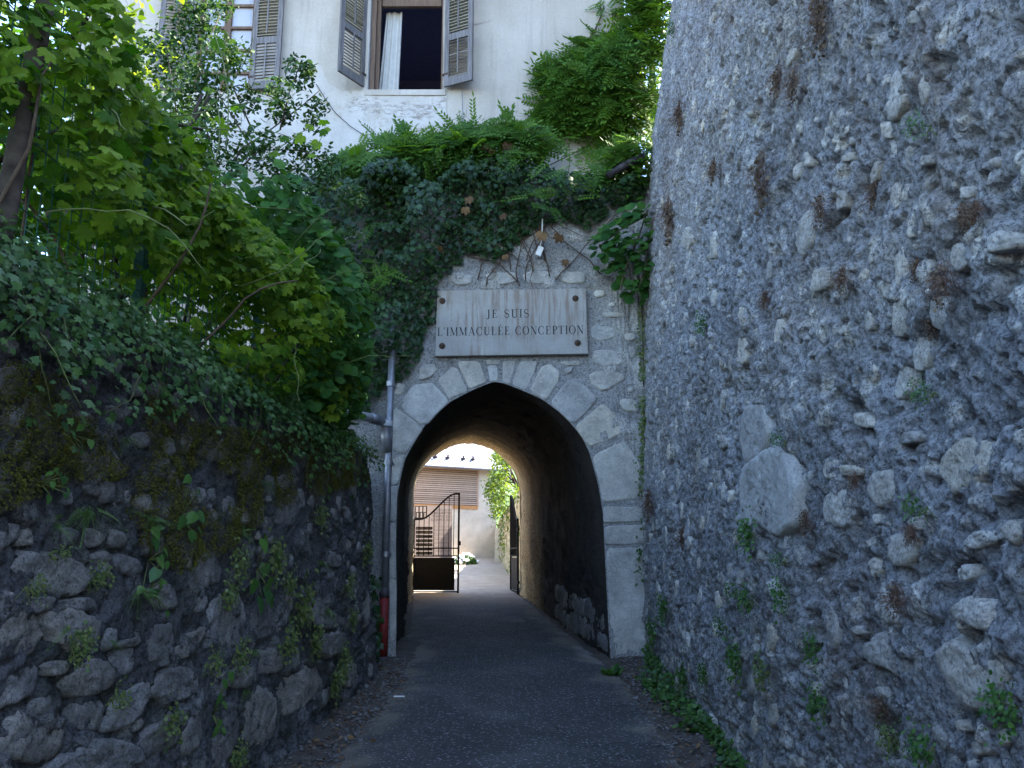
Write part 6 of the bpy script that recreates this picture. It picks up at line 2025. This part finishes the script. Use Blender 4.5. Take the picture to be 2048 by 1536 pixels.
for px_p, py_p, s_p, lab in (
 (1532, 1063, 62, 'bright green cushion at the foot of the great pale slab'), (1580, 880, 26, 'green sprig at the top of the great pale slab'), (1590, 1188, 46, 'green tuft on the middle lower right wall'), (1525, 1198, 44, 'yellow green tuft left of the middle tuft'),
 (1617, 1293, 46, 'round green tuft above the hanging lower tuft'), (1642, 1403, 56, 'long hanging green tuft near the wall foot'), (1495, 1323, 60, 'spread out green tuft low on the right wall'), (1550, 1343, 50, 'mottled green tuft beside the spread out tuft'),
 (1855, 1493, 66, 'green cushion at the bottom of the picture on the right wall'), (2030, 1413, 80, 'green tuft cut by the right picture edge'), (1860, 1013, 40, 'small sprig under the largest right hand stone'), (1857, 783, 40, 'small sprig in the middle of the right wall near its rough ridge'),
 (1752, 1473, 50, 'thin green sprig near the bottom hollow'), (1340, 1218, 44, 'upright weed on the wall near the gateway'), (1287, 1123, 52, 'leafy tuft in the gateway corner beside the pillar'), (1320, 1268, 44, 'green tuft low beside the gateway corner'),
 (1415, 1348, 36, 'small tuft near the wall foot by the gateway'), (1380, 1353, 44, 'bushy tuft at the wall foot by the gateway'), (1885, 250, 40, 'lone green sprig high on the right wall'), (1410, 645, 34, 'blue green tuft above a dark hole in the right wall'),
 (1355, 55, 30, 'moss cushion near the top edge of the right wall'), (1500, 1180, 30, 'tiny sprig left of the yellow green tuft'), (1470, 1250, 30, 'small sprig above the spread out tuft'), (1580, 1120, 26, 'tiny sprig right of the bright green cushion')):
    plant('toadflax', 'R', px_p, py_p, s_p, lab, 'wall_tuft', 'wall plant', G_g, M['weed'] if s_p != 50 else None)
G_w = 'weeds along the foot of the walls'
for px_p, py_p, s_p, lab in (
 (1296, 1345, 46, 'weed at the corner of the pillar and the right wall'), (1312, 1385, 70, 'dense weed below the pillar at the foot of the right wall'), (1345, 1408, 60, 'second weed out from the pillar along the right wall'), (1372, 1428, 46, 'low weed between the dense weeds and the big rosette'),
 (1396, 1472, 74, 'big leafy rosette at the foot of the right wall'), (1425, 1490, 40, 'small weed right behind the big rosette'), (1458, 1530, 60, 'bright weed at the bottom picture edge by the right wall'), (1222, 1352, 54, 'low weed on the ground before the arch pillar'),
 (590, 1490, 76, 'dock like weed at the foot of the garden wall'), (525, 1510, 80, 'weed in the bottom corner of wall and verge'), (690, 1395, 40, 'low weed at the far foot of the garden wall'), (757, 1345, 30, 'small weed beside the foot of the downpipe'), (620, 1440, 40, 'small weed on the gravel verge')):
    plant('weed', 'G', px_p, py_p, s_p, lab, 'weed', 'weed', G_w)
# ivy at the downpipe foot
iv = thing('ivy', 'short ivy strand climbing beside the red foot of the downpipe', 'ivy', tuple(at_y(752, 1340, 9.95)))
n_ = 90
P = np.array([at_y(rng.normal(750, 5), rng.uniform(1150, 1345), 9.95 + .15 * rng.random()) for _ in range(n_)])
leaf_objects('leaf', HEART, P, np.array([.3, -.9, .3]) + rnd(n_, .35), np.array([0, 0, -1]) + rnd(n_, .4), rng.uniform(.05, .09, n_), M['ivy'], iv)
stems('stem', [[at_y(752, 1345, 10.0), at_y(749, 1250, 10.0), at_y(752, 1150, 10.0)]], .006, M['stem'], iv)

# ---------------------------------------------------------------- litter on the ground
def lit(n, xf, yr, sx, shape, mat, name, smin, smax, cat=None, lab=None):
    y_ = rng.uniform(*yr, n); x_ = xf(y_) + rng.normal(0, sx, n)
    P = np.column_stack([x_, y_, gz(x_, y_) + .03])
    W, F = scatter(shape, P, np.array([0, 0, 1.0]) + rnd(n, .35), rnd(n, 1) * [1, 1, .2], rng.uniform(smin, smax, n))
    me = raw_mesh(name, W, [F], True); attr(me, 'tint', np.repeat(rng.random(n), len(shape[0])))
    o_ = link(name, me, mat, None, 'stuff')
    o_['label'] = lab
    return o_
lit(230, lambda y: -1.30 + (y - 6) * .02, (4.8, 10.2), .12, OVATE, M['dead_leaf'], 'leaf_litter', .02, .06, lab='dry leaves scattered on the verge below the garden wall')
lit(170, lambda y: 1.30 + (y - 6) * .03, (4.8, 10.4), .12, OVATE, M['dead_leaf'], 'leaf_litter', .02, .055, lab='dry leaves scattered along the foot of the right wall')
lit(70, lambda y: rng.uniform(-1, 1, len(y)), (5, 18), .1, OVATE, M['dead_leaf'], 'leaf_litter', .02, .045, lab='few dry leaves strewn over the asphalt')
n_ = 1500
y_ = rng.uniform(5.2, 10.3, n_)
dx = rng.random(n_) ** 1.6 * (.03 + .24 * sstep(.48, .75, fbm(y_ * 1.7, y_ * 0, 301, 3)))
x_ = XR0(y_, .3) - .02 - dx
P = np.column_stack([x_, y_, gz(x_, y_) + .01 + .16 * rng.random(n_) * np.clip(1 - dx * 2.5, .2, 1)])
W, F = scatter(ROUND, P, np.array([-.3, -.3, 1.0]) + rnd(n_, .5), np.array([-.3, -.3, .2]) + rnd(n_, .7), rng.uniform(.018, .05, n_))
me = raw_mesh('undergrowth', W, [F], True); attr(me, 'tint', np.repeat(rng.random(n_), len(ROUND[0])))
o_ = link('undergrowth', me, M['weed'], None, 'stuff')
o_['label'] = 'ragged line of low weeds along the foot of the right wall'
# pebbles
PB = (np.array([(1, 0, 0), (0, 1, 0), (-1, 0, 0), (0, -1, 0), (0, 0, .6), (.6, .6, .2), (-.6, .6, .25), (-.6, -.6, .15), (.6, -.6, .2)], float), np.array([[0, 5, 4], [5, 1, 4], [1, 6, 4], [6, 2, 4], [2, 7, 4], [7, 3, 4], [3, 8, 4], [8, 0, 4]]))
n_ = 2600
y_ = rng.uniform(4.8, 10.4, n_); sd = rng.random(n_) < .6
x_ = np.where(sd, -1.25 + (y_ - 6) * .02 + rng.normal(0, .16, n_), 1.25 + (y_ - 6) * .03 + rng.normal(0, .15, n_))
W, F = scatter(PB, np.column_stack([x_, y_, gz(x_, y_) + .012]), np.array([0, 0, 1.0]) + rnd(n_, .3), rnd(n_) * [1, 1, 0], rng.uniform(.005, .018, n_))
o_ = link('gravel', raw_mesh('gravel', W, [F]), M['stone_left'], None, 'stuff')
o_['label'] = 'loose gravel on both verges of the lane'
b = MB(); g_ = at_ground(798, 1403); b.box(g_ + [0, 0, .045], (.10, .04, .006))
single('paper_scrap', 'small white paper scrap lying on the left verge', 'paper scrap', b, M['white_plastic'], tuple(g_ + [0, 0, .04]))
